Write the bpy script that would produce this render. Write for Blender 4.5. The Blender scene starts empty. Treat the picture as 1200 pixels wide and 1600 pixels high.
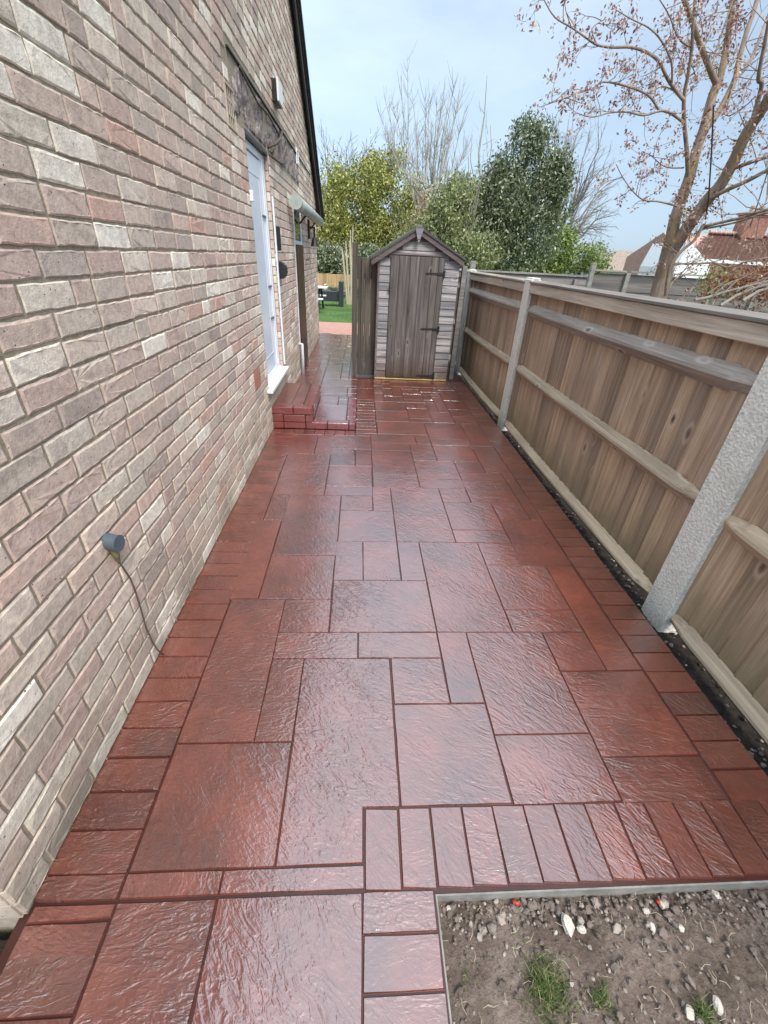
import bpy, math, random
import numpy as np
from mathutils import Vector, Matrix
random.seed(7); rng=np.random.default_rng(7)
sc=bpy.context.scene
R=math.radians
# ---------------------------------------------------------------- camera
CAMH=1.525
rt=Vector((0.99785,-0.045513,0.047154)); up=Vector((-0.0164716,0.5222446,0.8526367)); fw=Vector((0.063432,0.8515804,-0.5203722))
FPX=655.8
cam=bpy.data.cameras.new('camera'); camo=bpy.data.objects.new('camera',cam); sc.collection.objects.link(camo)
m=Matrix((rt,up,-fw)).transposed().to_4x4(); m.translation=(0,0,CAMH); camo.matrix_world=m
cam.sensor_fit='HORIZONTAL'; cam.sensor_width=36; cam.lens=FPX/1200*36; cam.clip_start=0.02; cam.clip_end=3000
sc.camera=camo
# ---------------------------------------------------------------- sky and sun
SUN_EL,SUN_AZ=R(54),R(158)     # azimuth clockwise from +Y (towards the garden)
w=bpy.data.worlds.new('World'); sc.world=w; w.use_nodes=True
nt=w.node_tree; N=nt.nodes; L=nt.links
for n in list(N): N.remove(n)
out=N.new('ShaderNodeOutputWorld'); bg=N.new('ShaderNodeBackground')
sky=N.new('ShaderNodeTexSky'); sky.sky_type='NISHITA'; sky.sun_disc=False; sky.sun_elevation=SUN_EL; sky.sun_rotation=SUN_AZ
sky.air_density=1.0; sky.dust_density=1.5; sky.ozone_density=1.2
tc=N.new('ShaderNodeTexCoord'); mp=N.new('ShaderNodeMapping'); mp.inputs['Scale'].default_value=(1.2,1.2,3.4)
ns=N.new('ShaderNodeTexNoise'); ns.inputs['Scale'].default_value=1.9; ns.inputs['Detail'].default_value=8; ns.inputs['Roughness'].default_value=.55
rp=N.new('ShaderNodeValToRGB'); rp.color_ramp.elements[0].position=.35; rp.color_ramp.elements[0].color=(.5,.5,.5,1)
rp.color_ramp.elements[1].position=.68; rp.color_ramp.elements[1].color=(.93,.93,.93,1)
mx=N.new('ShaderNodeMix'); mx.data_type='RGBA'; mx.inputs[7].default_value=(8.0,9.2,10.2,1)
L.new(tc.outputs['Generated'],mp.inputs[0]); L.new(mp.outputs[0],ns.inputs['Vector']); L.new(ns.outputs['Fac'],rp.inputs[0])
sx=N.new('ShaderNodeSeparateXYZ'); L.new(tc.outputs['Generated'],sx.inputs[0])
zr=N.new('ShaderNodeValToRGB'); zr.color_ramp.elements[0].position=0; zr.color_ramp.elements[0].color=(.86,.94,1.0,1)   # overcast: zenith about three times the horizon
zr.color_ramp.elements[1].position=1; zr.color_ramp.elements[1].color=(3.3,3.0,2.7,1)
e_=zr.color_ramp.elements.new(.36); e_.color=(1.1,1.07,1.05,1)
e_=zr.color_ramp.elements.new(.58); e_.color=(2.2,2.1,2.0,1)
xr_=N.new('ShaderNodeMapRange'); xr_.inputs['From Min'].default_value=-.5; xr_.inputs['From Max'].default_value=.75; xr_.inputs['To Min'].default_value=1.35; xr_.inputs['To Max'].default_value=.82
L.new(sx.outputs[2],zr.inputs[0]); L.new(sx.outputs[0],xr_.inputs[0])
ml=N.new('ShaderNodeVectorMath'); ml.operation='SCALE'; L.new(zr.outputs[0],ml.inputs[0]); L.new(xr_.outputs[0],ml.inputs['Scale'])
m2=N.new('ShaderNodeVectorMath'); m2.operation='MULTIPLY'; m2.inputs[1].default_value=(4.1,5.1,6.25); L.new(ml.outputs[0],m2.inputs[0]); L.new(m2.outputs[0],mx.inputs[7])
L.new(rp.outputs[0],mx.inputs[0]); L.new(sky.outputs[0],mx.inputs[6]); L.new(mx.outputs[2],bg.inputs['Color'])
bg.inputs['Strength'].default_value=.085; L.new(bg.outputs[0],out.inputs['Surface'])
sl=bpy.data.lights.new('sun','SUN'); sl.energy=2.2; sl.angle=R(22); sl.color=(1,.95,.88)
so=bpy.data.objects.new('sun',sl); sc.collection.objects.link(so)
sd=Vector((math.sin(SUN_AZ)*math.cos(SUN_EL),math.cos(SUN_AZ)*math.cos(SUN_EL),math.sin(SUN_EL)))
so.rotation_euler=sd.to_track_quat('Z','Y').to_euler(); so.location=(0,0,30)
sc.view_settings.view_transform='Standard'; sc.view_settings.look='None'; sc.view_settings.gamma=1
sc.view_settings.exposure=1.0
# ---------------------------------------------------------------- helpers
def at(px,py,Y):
    """point of the photograph (1200x1600) at the distance Y down the garden"""
    d=rt*((px-600)/FPX)-up*((py-800)/FPX)+fw
    t=Y/d.y; return Vector((d.x*t,Y,CAMH+d.z*t))
def empty(name,loc,label,cat,group=None):
    o=bpy.data.objects.new(name,None); o.empty_display_size=.2; sc.collection.objects.link(o); o.location=loc
    tag(o,label,cat,group); return o
def tag(o,label=None,cat=None,group=None,kind=None):
    if label: o['label']=label
    if cat: o['category']=cat
    if group: o['group']=group
    if kind: o['kind']=kind
    return o
class MB:
    def __init__(s): s.v=[];s.f=[];s.c=[];s.n=0
    def add(s,vs,fs,c=None):
        s.v.extend(vs); n=s.n; s.f.extend([tuple(i+n for i in f) for f in fs]); s.n+=len(vs)
        if c is None: c=(random.random(),random.random(),random.random())
        s.c.extend([c]*len(fs))
    def box(s,x0,x1,y0,y1,z0,z1,c=None,b=0,M=None,j=0):
        if b<=0:
            vs=[(x,y,z) for x in(x0,x1) for y in(y0,y1) for z in(z0,z1)]
            fs=[(0,1,3,2),(4,6,7,5),(0,4,5,1),(2,3,7,6),(0,2,6,4),(1,5,7,3)]
        else:
            b=min(b,(x1-x0)*.4,(y1-y0)*.4,(z1-z0)*.4)
            vs=[];idx={}
            for sx in(0,1):
                for sy in(0,1):
                    for sz in(0,1):
                        X=(x0,x1)[sx];Y=(y0,y1)[sy];Z=(z0,z1)[sz]
                        dx=(1,-1)[sx]*b;dy=(1,-1)[sy]*b;dz=(1,-1)[sz]*b
                        for a,p in enumerate(((X,Y+dy,Z+dz),(X+dx,Y,Z+dz),(X+dx,Y+dy,Z))):
                            idx[sx,sy,sz,a]=len(vs); vs.append(p)
            I=lambda sx,sy,sz,a:idx[sx,sy,sz,a]
            fs=[]
            for k in(0,1):
                q=[I(k,0,0,0),I(k,1,0,0),I(k,1,1,0),I(k,0,1,0)]; fs.append(q if k else q[::-1])
                q=[I(0,k,0,1),I(0,k,1,1),I(1,k,1,1),I(1,k,0,1)]; fs.append(q if k else q[::-1])
                q=[I(0,0,k,2),I(1,0,k,2),I(1,1,k,2),I(0,1,k,2)]; fs.append(q if k else q[::-1])
            for p in(0,1):
                for q in(0,1):
                    fs.append([I(p,q,0,0),I(p,q,1,0),I(p,q,1,1),I(p,q,0,1)])
                    fs.append([I(p,0,q,0),I(p,1,q,0),I(p,1,q,2),I(p,0,q,2)])
                    fs.append([I(0,p,q,1),I(1,p,q,1),I(1,p,q,2),I(0,p,q,2)])
            for sx in(0,1):
                for sy in(0,1):
                    for sz in(0,1): fs.append([I(sx,sy,sz,a) for a in(0,1,2)])
        if j: vs=[(x+random.uniform(-j,j),y+random.uniform(-j,j),z+random.uniform(-j,j)) for x,y,z in vs]
        if M is not None: vs=[tuple(M@Vector(p)) for p in vs]
        s.add(vs,fs,c)
    def prism(s,poly,axis,a,b,c=None):
        """polygon (list of 2-tuples) extruded along axis from a to b"""
        n=len(poly)
        def P(p,t): return {'x':(t,p[0],p[1]),'y':(p[0],t,p[1]),'z':(p[0],p[1],t)}[axis]
        vs=[P(p,a) for p in poly]+[P(p,b) for p in poly]
        fs=[tuple(range(n)),tuple(range(2*n-1,n-1,-1))]+[(i,(i+1)%n,n+(i+1)%n,n+i) for i in range(n)]
        s.add(vs,fs,c)
    def tube(s,pts,rad,seg=8,c=None,cap=True):
        pts=[Vector(p) for p in pts]
        if not hasattr(rad,'__len__'): rad=[rad]*len(pts)
        vs=[];fs=[];n=len(pts)
        t0=(pts[1]-pts[0]).normalized(); a=t0.orthogonal().normalized()
        for i,p in enumerate(pts):
            t=(pts[min(i+1,n-1)]-pts[max(i-1,0)])
            t=t.normalized() if t.length>1e-9 else t0
            a=(a-t*a.dot(t)); a=a.normalized() if a.length>1e-6 else t.orthogonal().normalized()
            b=t.cross(a)
            for k in range(seg):
                g=2*math.pi*k/seg; vs.append(tuple(p+(a*math.cos(g)+b*math.sin(g))*rad[i]))
        for i in range(n-1):
            for k in range(seg):
                k2=(k+1)%seg; fs.append((i*seg+k,i*seg+k2,(i+1)*seg+k2,(i+1)*seg+k))
        if cap: fs.append(tuple(range(seg))[::-1]); fs.append(tuple((n-1)*seg+k for k in range(seg)))
        s.add(vs,fs,c)
    def build(s,name,mat,parent=None,smooth=False,fix=True):
        me=bpy.data.meshes.new(name); me.from_pydata(s.v,[],s.f)
        if fix:
            import bmesh
            bm=bmesh.new(); bm.from_mesh(me); bmesh.ops.recalc_face_normals(bm,faces=bm.faces); bm.to_mesh(me); bm.free()
        at_=me.attributes.new('rnd','FLOAT_COLOR','FACE')
        arr=np.ones((len(s.f),4),dtype=np.float32); arr[:,:3]=np.array(s.c,dtype=np.float32); at_.data.foreach_set('color',arr.ravel())
        if smooth: me.shade_smooth()
        me.materials.append(mat); me.update()
        o=bpy.data.objects.new(name,me); sc.collection.objects.link(o)
        if parent:
            o.parent=parent; o.matrix_parent_inverse=Matrix.Translation(-Vector(parent.location))
        return o
def np_mesh(name,V,F,mat,parent=None,rnd=None):
    """fast mesh from numpy arrays; F is (n,k)"""
    me=bpy.data.meshes.new(name); n,k=F.shape
    me.vertices.add(len(V)); me.vertices.foreach_set('co',V.astype(np.float32).ravel())
    me.loops.add(n*k); me.loops.foreach_set('vertex_index',F.astype(np.int32).ravel())
    me.polygons.add(n); me.polygons.foreach_set('loop_start',np.arange(0,n*k,k,dtype=np.int32))
    me.update(calc_edges=True)
    if rnd is not None:
        a=me.attributes.new('rnd','FLOAT_COLOR','FACE'); arr=np.ones((n,4),dtype=np.float32); arr[:,:3]=rnd; a.data.foreach_set('color',arr.ravel())
    me.materials.append(mat)
    o=bpy.data.objects.new(name,me); sc.collection.objects.link(o)
    if parent: o.parent=parent; o.matrix_parent_inverse=Matrix.Translation(-Vector(parent.location))
    return o
# ---------------------------------------------------------------- materials
class Mat:
    def __init__(s,name,rough=.8,spec=.3):
        s.m=bpy.data.materials.new(name); s.m.use_nodes=True; s.t=s.m.node_tree; s.N=s.t.nodes; s.L=s.t.links
        s.b=s.N['Principled BSDF']; s.b.inputs['Roughness'].default_value=rough; s.b.inputs['Specular IOR Level'].default_value=spec
        s.tc=s.N.new('ShaderNodeTexCoord').outputs['Object']; s.at=s.N.new('ShaderNodeAttribute'); s.at.attribute_name='rnd'
        s.sep=s.N.new('ShaderNodeSeparateColor'); s.L.new(s.at.outputs['Color'],s.sep.inputs[0])
        s.R,s.G,s.B=s.sep.outputs[0],s.sep.outputs[1],s.sep.outputs[2]
    def node(s,t,ins={},**kw):
        n=s.N.new(t)
        for k,v in kw.items(): setattr(n,k,v)
        for k,v in ins.items():
            if hasattr(v,'is_linked') or isinstance(v,bpy.types.NodeSocket): s.L.new(v,n.inputs[k])
            else: n.inputs[k].default_value=v
        return n
    def vec(s,scale,rotz=None,offs=True,src=None):
        """object coordinates, stretched, shifted per piece by the rnd attribute"""
        v=src or s.tc
        if offs:
            o=s.node('ShaderNodeVectorMath',{0:s.at.outputs['Color'],1:(13.7,7.9,21.3)},operation='MULTIPLY').outputs[0]
            v=s.node('ShaderNodeVectorMath',{0:v,1:o},operation='ADD').outputs[0]
        if rotz is not None:
            v=s.node('ShaderNodeVectorRotate',{'Vector':v,'Angle':rotz},rotation_type='Z_AXIS').outputs[0]
        return s.node('ShaderNodeMapping',{'Vector':v,'Scale':scale}).outputs[0]
    def noise(s,v,scale,detail=4,rough=.55,dist=0):
        return s.node('ShaderNodeTexNoise',{'Vector':v,'Scale':scale,'Detail':detail,'Roughness':rough,'Distortion':dist}).outputs['Fac']
    def ramp(s,f,stops,interp='LINEAR'):
        n=s.node('ShaderNodeValToRGB',{0:f}); e=n.color_ramp.elements; n.color_ramp.interpolation=interp
        while len(e)<len(stops): e.new(.5)
        for i,(p,c) in enumerate(stops):
            e[i].position=p; e[i].color=(c if hasattr(c,'__len__') else (c,c,c))+(1,) if hasattr(c,'__len__') and len(c)==3 else ((c,c,c,1) if not hasattr(c,'__len__') else c)
        return n.outputs[0]
    def mix(s,f,a,b,mode='MIX'):
        n=s.N.new('ShaderNodeMix'); n.data_type='RGBA'; n.blend_type=mode
        for i,v in((0,f),(6,a),(7,b)):
            if isinstance(v,bpy.types.NodeSocket): s.L.new(v,n.inputs[i])
            else: n.inputs[i].default_value=v if i==0 else (*v,1)
        return n.outputs[2]
    def math(s,op,a,b=0,c=0):
        n=s.N.new('ShaderNodeMath'); n.operation=op
        for i,v in enumerate((a,b,c)):
            if isinstance(v,bpy.types.NodeSocket): s.L.new(v,n.inputs[i])
            else: n.inputs[i].default_value=v
        return n.outputs[0]
    def col(s,c):
        if isinstance(c,bpy.types.NodeSocket): s.L.new(c,s.b.inputs['Base Color'])
        else: s.b.inputs['Base Color'].default_value=(*c,1)
    def bump(s,h,dist,strength=1,prev=None):
        n=s.node('ShaderNodeBump',{'Height':h,'Distance':dist,'Strength':strength})
        if prev is not None: s.L.new(prev,n.inputs['Normal'])
        s.L.new(n.outputs[0],s.b.inputs['Normal']); return n.outputs[0]
    def rough(s,r): s.L.new(r,s.b.inputs['Roughness'])
def plain(name,c,rough=.6,spec=.4,vary=.12,scale=30,bump=.0006):
    M=Mat(name,rough,spec); n=M.noise(M.vec((1,1,1)),scale,5)
    c=Vector(c); M.col(M.ramp(n,[(.3,tuple(c*(1-vary))),(.7,tuple(c*(1+vary)))])); M.bump(n,bump); return M.m
# brick
M=Mat('stock_brick',.9,.2)
base=M.ramp(M.R,[(0,(.52,.38,.33)),(.14,(.58,.46,.38)),(.24,(.40,.33,.29)),(.34,(.66,.57,.47)),(.48,(.57,.44,.37)),(.60,(.52,.45,.38)),(.72,(.74,.66,.55)),(.84,(.57,.37,.30)),(.91,(.80,.73,.62)),(1,(.84,.78,.68))])
v=M.vec((1,1,1)); n1=M.noise(v,7,4); n2=M.noise(v,45,5,.65); n3=M.noise(v,160,3)
c=M.mix(M.ramp(n1,[(.45,0.),(.68,.5)]),base,(.56,.45,.40)); c=M.mix(M.ramp(n1,[(.3,.45),(.42,0.)]),c,(.30,.25,.23))
c=M.mix(.55,c,M.ramp(n2,[(.3,(.55,.55,.55)),(.7,(1.25,1.22,1.2))]),'MULTIPLY')
vo=M.node('ShaderNodeTexVoronoi',{'Vector':M.vec((1,1,1)),'Scale':38,'Randomness':1}).outputs['Distance']
pit=M.ramp(vo,[(.05,1.),(.10,0.)]); pm=M.math('MULTIPLY',M.math('MAXIMUM',pit,M.math('MULTIPLY',M.ramp(n2,[(.66,0.),(.72,1.)]),.6)),M.ramp(n1,[(.44,0.),(.52,1.)]))
c=M.mix(pm,c,(.07,.06,.055))
sepz=M.node('ShaderNodeSeparateXYZ',{0:M.tc}).outputs[2]
stain=M.math('MULTIPLY',M.ramp(sepz,[(0,.75),(.5,.0)]),M.ramp(M.noise(M.tc,5,5),[(.35,.2),(.65,1.)]))
c=M.mix(stain,c,(.22,.195,.145)); M.col(c)
h=M.math('ADD',M.math('MULTIPLY',n2,.7),M.math('MULTIPLY',n3,.35)); h=M.math('SUBTRACT',h,M.math('MULTIPLY',pm,1.2)); M.bump(h,.0035); BRICK=M.m
M=Mat('mortar',.95,.1); n=M.noise(M.tc,60,6,.7); n0=M.noise(M.tc,2.5,4); c=M.ramp(n,[(.3,(.25,.21,.155)),(.7,(.41,.35,.27))])
c=M.mix(M.ramp(n0,[(.45,0.),(.7,.5)]),c,(.30,.27,.20)); M.col(c); M.bump(n,.006); MORTAR=M.m
M=Mat('broken_mortar',.95,.1); n=M.noise(M.tc,9,7,.75,.6); n0=M.noise(M.tc,40,6,.7)
M.col(M.ramp(n,[(.34,(.08,.065,.06)),(.44,(.28,.23,.22)),(.56,(.44,.37,.35)),(.7,(.60,.53,.48))])); M.bump(M.math('ADD',n,M.math('MULTIPLY',n0,.4)),.05); RENDERM=M.m
# stamped concrete
def stamped(name,dark,mid,lite,joint=False,red=False,wet=False):
    M=Mat(name,.3,.5)
    v=M.vec((1,1,1)); n1=M.noise(v,3.2,5,.6); n0=M.noise(M.tc,1.1,4); 
    c=M.ramp(n1,[(.3,dark),(.5,mid),(.72,lite)])
    c=M.mix(M.ramp(n0,[(.5,0.),(.75,.35)]),c,dark)
    cn=M.noise(M.vec((1,1,1)),26,6,.7); c=M.mix(.45,c,M.ramp(cn,[(.3,(.6,.6,.62)),(.7,(1.3,1.25,1.25))]),'MULTIPLY')
    if not joint:
        ang=M.math('MULTIPLY',M.B,6.283)
        ang=M.math('MULTIPLY_ADD',M.B,1.3,-.3)
        vr=M.vec((1,2.4,1),rotz=ang)
        wn=M.noise(M.vec((1,1,1)),2.6,2)
        a=M.noise(vr,7.5,3,.5,1.6)
        # ridged noise : slate-like ripples
        rid=M.math('ABSOLUTE',M.math('SUBTRACT',a,.5)); rid=M.math('SUBTRACT',1,M.math('MULTIPLY',rid,7)); rid=M.math('MAXIMUM',rid,0)
        vr2=M.vec((1,2.1,1),rotz=ang); a2=M.noise(vr2,17,3,.5,1.3); rid2=M.math('MAXIMUM',M.math('SUBTRACT',1,M.math('MULTIPLY',M.math('ABSOLUTE',M.math('SUBTRACT',a2,.5)),8)),0)
        area=M.ramp(wn,[(.30,.25),(.58,1.)])
        amt=M.ramp(M.G,[(0,.35),(1,1.)])
        h=M.math('MULTIPLY',M.math('ADD',M.math('MULTIPLY',rid,1.),M.math('MULTIPLY',rid2,.5)),M.math('MULTIPLY',area,amt))
        fine=M.noise(M.tc,90,4,.6)
        h=M.math('ADD',h,M.math('MULTIPLY',fine,.42)); mid_=M.noise(M.vec((1,1.6,1),rotz=ang),34,3,.6,.8); h=M.math('ADD',h,M.math('MULTIPLY',mid_,.75))
        und=M.noise(M.tc,5,3); h=M.math('ADD',h,M.math('MULTIPLY',und,1.3))
        c=M.mix(M.math('MULTIPLY',M.math('MULTIPLY',rid,area),.3),c,dark)
        cb=M.node('ShaderNodeBump',{'Height':h,'Distance':.0005 if wet else .0009,'Strength':1.}); M.bump(h,.0032); M.L.new(cb.outputs[0],M.b.inputs['Coat Normal'])
        M.rough(M.ramp(M.noise(M.tc,2.2,5,.6),[(.35,.3),(.5,.38),(.68,.46)]))
        M.b.inputs['Coat Weight'].default_value=1; M.b.inputs['Coat Roughness'].default_value=.10 if wet else .16; M.b.inputs['Coat IOR'].default_value=3.0 if wet else 2.3
    M.col(c); return M.m
STAMP=stamped('stamped_concrete',(.072,.018,.011),(.132,.030,.017),(.20,.048,.027))
WETS=stamped('puddled_concrete',(.072,.018,.011),(.132,.030,.017),(.20,.048,.027),wet=True)
JOINT=stamped('stamped_joint',(.028,.010,.008),(.05,.015,.011),(.07,.02,.015),joint=True)
STEPRED=stamped('step_brick_red',(.10,.014,.014),(.16,.020,.018),(.22,.03,.024))
M=Mat('pink_paving',.6,.3); br=M.node('ShaderNodeTexBrick',{'Vector':M.tc,'Color1':(.42,.2,.15,1),'Color2':(.5,.27,.21,1),'Mortar':(.25,.15,.12,1),'Scale':5,'Mortar Size':.02}); M.col(br.outputs[0]); M.bump(br.outputs[1],-.004); PINK=M.m
M=Mat('concrete_edge',.85,.2); n=M.noise(M.tc,14,7,.65); M.col(M.ramp(n,[(.3,(.15,.15,.135)),(.7,(.30,.29,.27))])); M.bump(n,.004); CONC=M.m
M=Mat('post_concrete',.85,.2); n=M.noise(M.tc,60,5,.6); n1=M.noise(M.tc,6,4)
vo=M.node('ShaderNodeTexVoronoi',{'Vector':M.tc,'Scale':95},feature='SMOOTH_F1').outputs['Distance']
c=M.ramp(n,[(.3,(.56,.54,.48)),(.7,(.82,.79,.72))]); c=M.mix(M.ramp(n1,[(.5,0.),(.75,.4)]),c,(.36,.36,.29)); M.col(c); M.bump(M.math('ADD',vo,M.math('MULTIPLY',n,.5)),.004); POSTC=M.m
def wood(name,dark,mid,lite,axis='z',grain=1,rough=.8,knots=True,spec=.25,base_stain=None,tlo=(.72,.72,.74),grey=None):
    M=Mat(name,rough,spec)
    sc_={'z':(22,22,1.1),'y':(22,1.1,22),'x':(1.1,22,22)}[axis]; sc2={'z':(95,95,2.5),'y':(95,2.5,95),'x':(2.5,95,95)}[axis]
    n=M.noise(M.vec(sc_),1.0,5,.6,.9); n2=M.noise(M.vec(sc2),1.0,3,.6,.3)
    c=M.ramp(n,[(.25,dark),(.5,mid),(.78,lite)])
    c=M.mix(.6,c,M.ramp(n2,[(.3,(.62,.62,.62)),(.7,(1.25,1.25,1.25))]),'MULTIPLY')
    tint=M.ramp(M.R,[(0,tlo),(.5,(1.0,.98,.96)),(1,(1.22,1.18,1.1))]); c=M.mix(1,c,tint,'MULTIPLY')
    h=M.math('ADD',n,M.math('MULTIPLY',n2,.6))
    if knots:
        ks={'z':(1,1,.42),'y':(1,.42,1),'x':(.42,1,1)}[axis]
        d=M.node('ShaderNodeTexVoronoi',{'Vector':M.vec(ks),'Scale':6.5,'Randomness':1}).outputs['Distance']
        k=M.ramp(d,[(.035,1.),(.10,0.)]); ring=M.ramp(d,[(.08,.0),(.13,.6),(.2,0.)])
        c=M.mix(ring,c,lite); c=M.mix(k,c,tuple(Vector(dark)*.45))
    bl=M.noise(M.vec((1,1,1),offs=False),1.6,4); c=M.mix(M.ramp(bl,[(.48,0.),(.7,.5)]),c,tuple(Vector(mid)*.72))
    if grey:
        z=M.node('ShaderNodeSeparateXYZ',{0:M.tc}).outputs[2]; zz=M.math('ADD',z,M.math('MULTIPLY',M.noise(M.tc,3,3),.5)); c=M.mix(M.ramp(zz,[(.55,0.),(1.25,.7)]),c,M.mix(1,c,grey,'MULTIPLY'))
    if base_stain:
        z=M.node('ShaderNodeSeparateXYZ',{0:M.tc}).outputs[2]
        f=M.math('MULTIPLY',M.ramp(z,[(.0,1.),(.35,0.)]),M.ramp(M.noise(M.tc,6,4),[(.3,.45),(.6,1.)])); c=M.mix(f,c,base_stain)
    M.col(c); M.bump(h,.0022); return M.m
PALE=wood('fence_boards',(.25,.165,.105),(.42,.30,.205),(.56,.42,.31),tlo=(.60,.59,.58),grey=(.84,.86,.93),base_stain=(.24,.19,.11))
RAIL=wood('fence_rail',(.33,.255,.175),(.50,.40,.29),(.62,.51,.38),'y')
CAPM=wood('fence_capping',(.17,.15,.13),(.27,.24,.21),(.37,.34,.30),'y')
RAILG=wood('fence_top_rail',(.28,.24,.20),(.43,.375,.32),(.56,.50,.44),'y')
SHEDB=wood('shed_boards',(.10,.092,.098),(.27,.26,.27),(.50,.48,.50),'x',base_stain=(.12,.07,.045))
SHEDD=wood('shed_door_boards',(.045,.039,.038),(.115,.100,.098),(.24,.215,.21),'z',base_stain=(.06,.035,.02))
SHEDT=wood('shed_trim',(.08,.06,.062),(.15,.12,.122),(.23,.19,.19),'x')
GATEW=wood('gate_wood',(.05,.042,.038),(.10,.085,.075),(.17,.15,.14),'z')
TANW=wood('tan_fence_wood',(.30,.2,.1),(.44,.31,.165),(.55,.41,.24),'z',knots=False)
GREYW=wood('grey_fence_wood',(.16,.15,.14),(.27,.255,.24),(.38,.36,.34),'x',knots=False)
SLATW=wood('dark_slat_wood',(.09,.085,.08),(.15,.14,.135),(.23,.215,.2),'x',knots=False)
UPVC=plain('white_upvc',(.74,.78,.84),.3,.5,.02,8,.0001)
UPVCP=plain('door_panel_white',(.66,.73,.84),.25,.5,.03,3,.0001)
BLACK=plain('black_plastic',(.018,.018,.02),.4,.5)
IRON=plain('black_iron',(.02,.02,.02),.6,.4)
BROWN=plain('brown_painted_wood',(.065,.025,.018),.45,.4,.3,12)
GREYP=plain('grey_plastic',(.075,.10,.12),.4,.5,.1)
PIPEW=plain('white_pipe',(.6,.62,.63),.4,.5)
GUTT=plain('weathered_gutter',(.36,.41,.38),.45,.4,.25,9)
RUST=plain('stained_lead',(.19,.17,.09),.7,.3,.5,22)
CABLE=plain('brown_cable',(.085,.065,.05),.6,.3,.3,30)
ROOFD=plain('dark_verge',(.035,.035,.04),.6,.3,.3,20,.002)
FELT=plain('roof_felt',(.085,.085,.075),.9,.2,.35,40,.004)
AIRB=plain('airbrick_buff',(.48,.40,.31),.85,.2,.2,60,.002)
AIRR=plain('airbrick_red',(.40,.19,.14),.85,.2,.2,60,.002)
WHITEP=plain('white_render',(.72,.73,.74),.7,.3,.04,5)
GOLD=plain('new_timber',(.50,.36,.17),.6,.3,.2,20)
M=Mat('window_glass',.05,.6); M.col((.03,.04,.045)); M.b.inputs['Coat Weight'].default_value=.5; GLASS=M.m
# ground kinds
M=Mat('soil',.95,.15); n=M.noise(M.tc,9,8,.7); n1=M.noise(M.tc,1.6*3,5); n2=M.noise(M.tc,70,6,.7)
c=M.ramp(n,[(.3,(.06,.043,.034)),(.5,(.16,.12,.098)),(.7,(.27,.215,.18))]); c=M.mix(M.ramp(n1,[(.5,0.),(.7,.5)]),c,(.26,.21,.18))
c=M.mix(.5,c,M.ramp(n2,[(.35,(.5,.5,.5)),(.65,(1.35,1.35,1.35))]),'MULTIPLY'); M.col(c); M.bump(M.math('ADD',n,n2),.014); SOIL=M.m
M=Mat('dark_soil',.95,.1); n=M.noise(M.tc,30,7,.7); M.col(M.ramp(n,[(.3,(.014,.011,.009)),(.7,(.045,.036,.03))])); M.bump(n,.02); DSOIL=M.m
M=Mat('lawn',.8,.2); n=M.noise(M.tc,1.3,5); n2=M.noise(M.tc,50,5,.7); c=M.ramp(n,[(.3,(.05,.11,.025)),(.7,(.11,.19,.05))]); c=M.mix(.6,c,M.ramp(n2,[(.3,(.5,.5,.5)),(.7,(1.4,1.4,1.4))]),'MULTIPLY'); M.col(c); M.bump(n2,.03); LAWN=M.m
M=Mat('rough_ground',.95,.1); n=M.noise(M.tc,.5,6); M.col(M.ramp(n,[(.3,(.06,.08,.03)),(.7,(.12,.12,.06))])); GROUND=M.m
M=Mat('stone',.85,.25); n=M.noise(M.vec((1,1,1)),60,6,.7); c=M.ramp(M.R,[(0,(.10,.078,.065)),(.35,(.18,.14,.12)),(.7,(.14,.115,.10)),(.96,(.34,.29,.25)),(1,(.5,.46,.40))]); c=M.mix(.5,c,M.ramp(n,[(.3,(.6,.6,.6)),(.7,(1.3,1.3,1.3))]),'MULTIPLY'); M.col(c); M.bump(n,.003); STONE=M.m
M=Mat('pale_rock',.85,.25); n=M.noise(M.tc,55,6,.7); M.col(M.ramp(n,[(.3,(.36,.32,.27)),(.7,(.66,.62,.55))])); M.bump(n,.006); ROCK=M.m
REDP=plain('red_fragment',(.32,.035,.015),.5,.4,.5,60)
# foliage
def leaf(name,stops,rough=.5,spec=.3,trans=.25):
    M=Mat(name,rough,spec); c=M.ramp(M.R,stops); c=M.mix(1,c,M.ramp(M.G,[(0,(.6,.6,.6)),(1,(1.3,1.3,1.3))]),'MULTIPLY'); M.col(c)
    t=M.N.new('ShaderNodeBsdfTranslucent'); M.L.new(c,t.inputs[0]); mxs=M.N.new('ShaderNodeMixShader'); mxs.inputs[0].default_value=trans
    M.L.new(M.b.outputs[0],mxs.inputs[1]); M.L.new(t.outputs[0],mxs.inputs[2]); M.L.new(mxs.outputs[0],M.N['Material Output'].inputs[0]); return M.m
LF_YEL=leaf('leaf_yellow_green',[(0,(.12,.15,.03)),(.4,(.27,.28,.06)),(.75,(.43,.42,.13)),(1,(.58,.56,.26))])
LF_DRK=leaf('leaf_dark_evergreen',[(0,(.06,.082,.035)),(.5,(.145,.18,.085)),(.85,(.27,.30,.18)),(1,(.5,.52,.4))],.3,.5)  # leaf tones lightened to put haze into the colour
LF_OLV=leaf('leaf_olive',[(0,(.11,.14,.05)),(.5,(.24,.27,.11)),(1,(.44,.45,.25))])
LF_LIM=leaf('leaf_lime',[(0,(.10,.16,.03)),(.6,(.22,.29,.08)),(1,(.33,.38,.14))])
LF_PNK=leaf('leaf_pink_brown',[(0,(.20,.08,.08)),(.35,(.34,.17,.155)),(.7,(.50,.34,.29)),(1,(.55,.48,.30))],.6,.2,.3)
LF_RED=leaf('leaf_reddish',[(0,(.16,.05,.03)),(.5,(.26,.10,.06)),(1,(.36,.25,.09))],.6,.2,.3)
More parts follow.
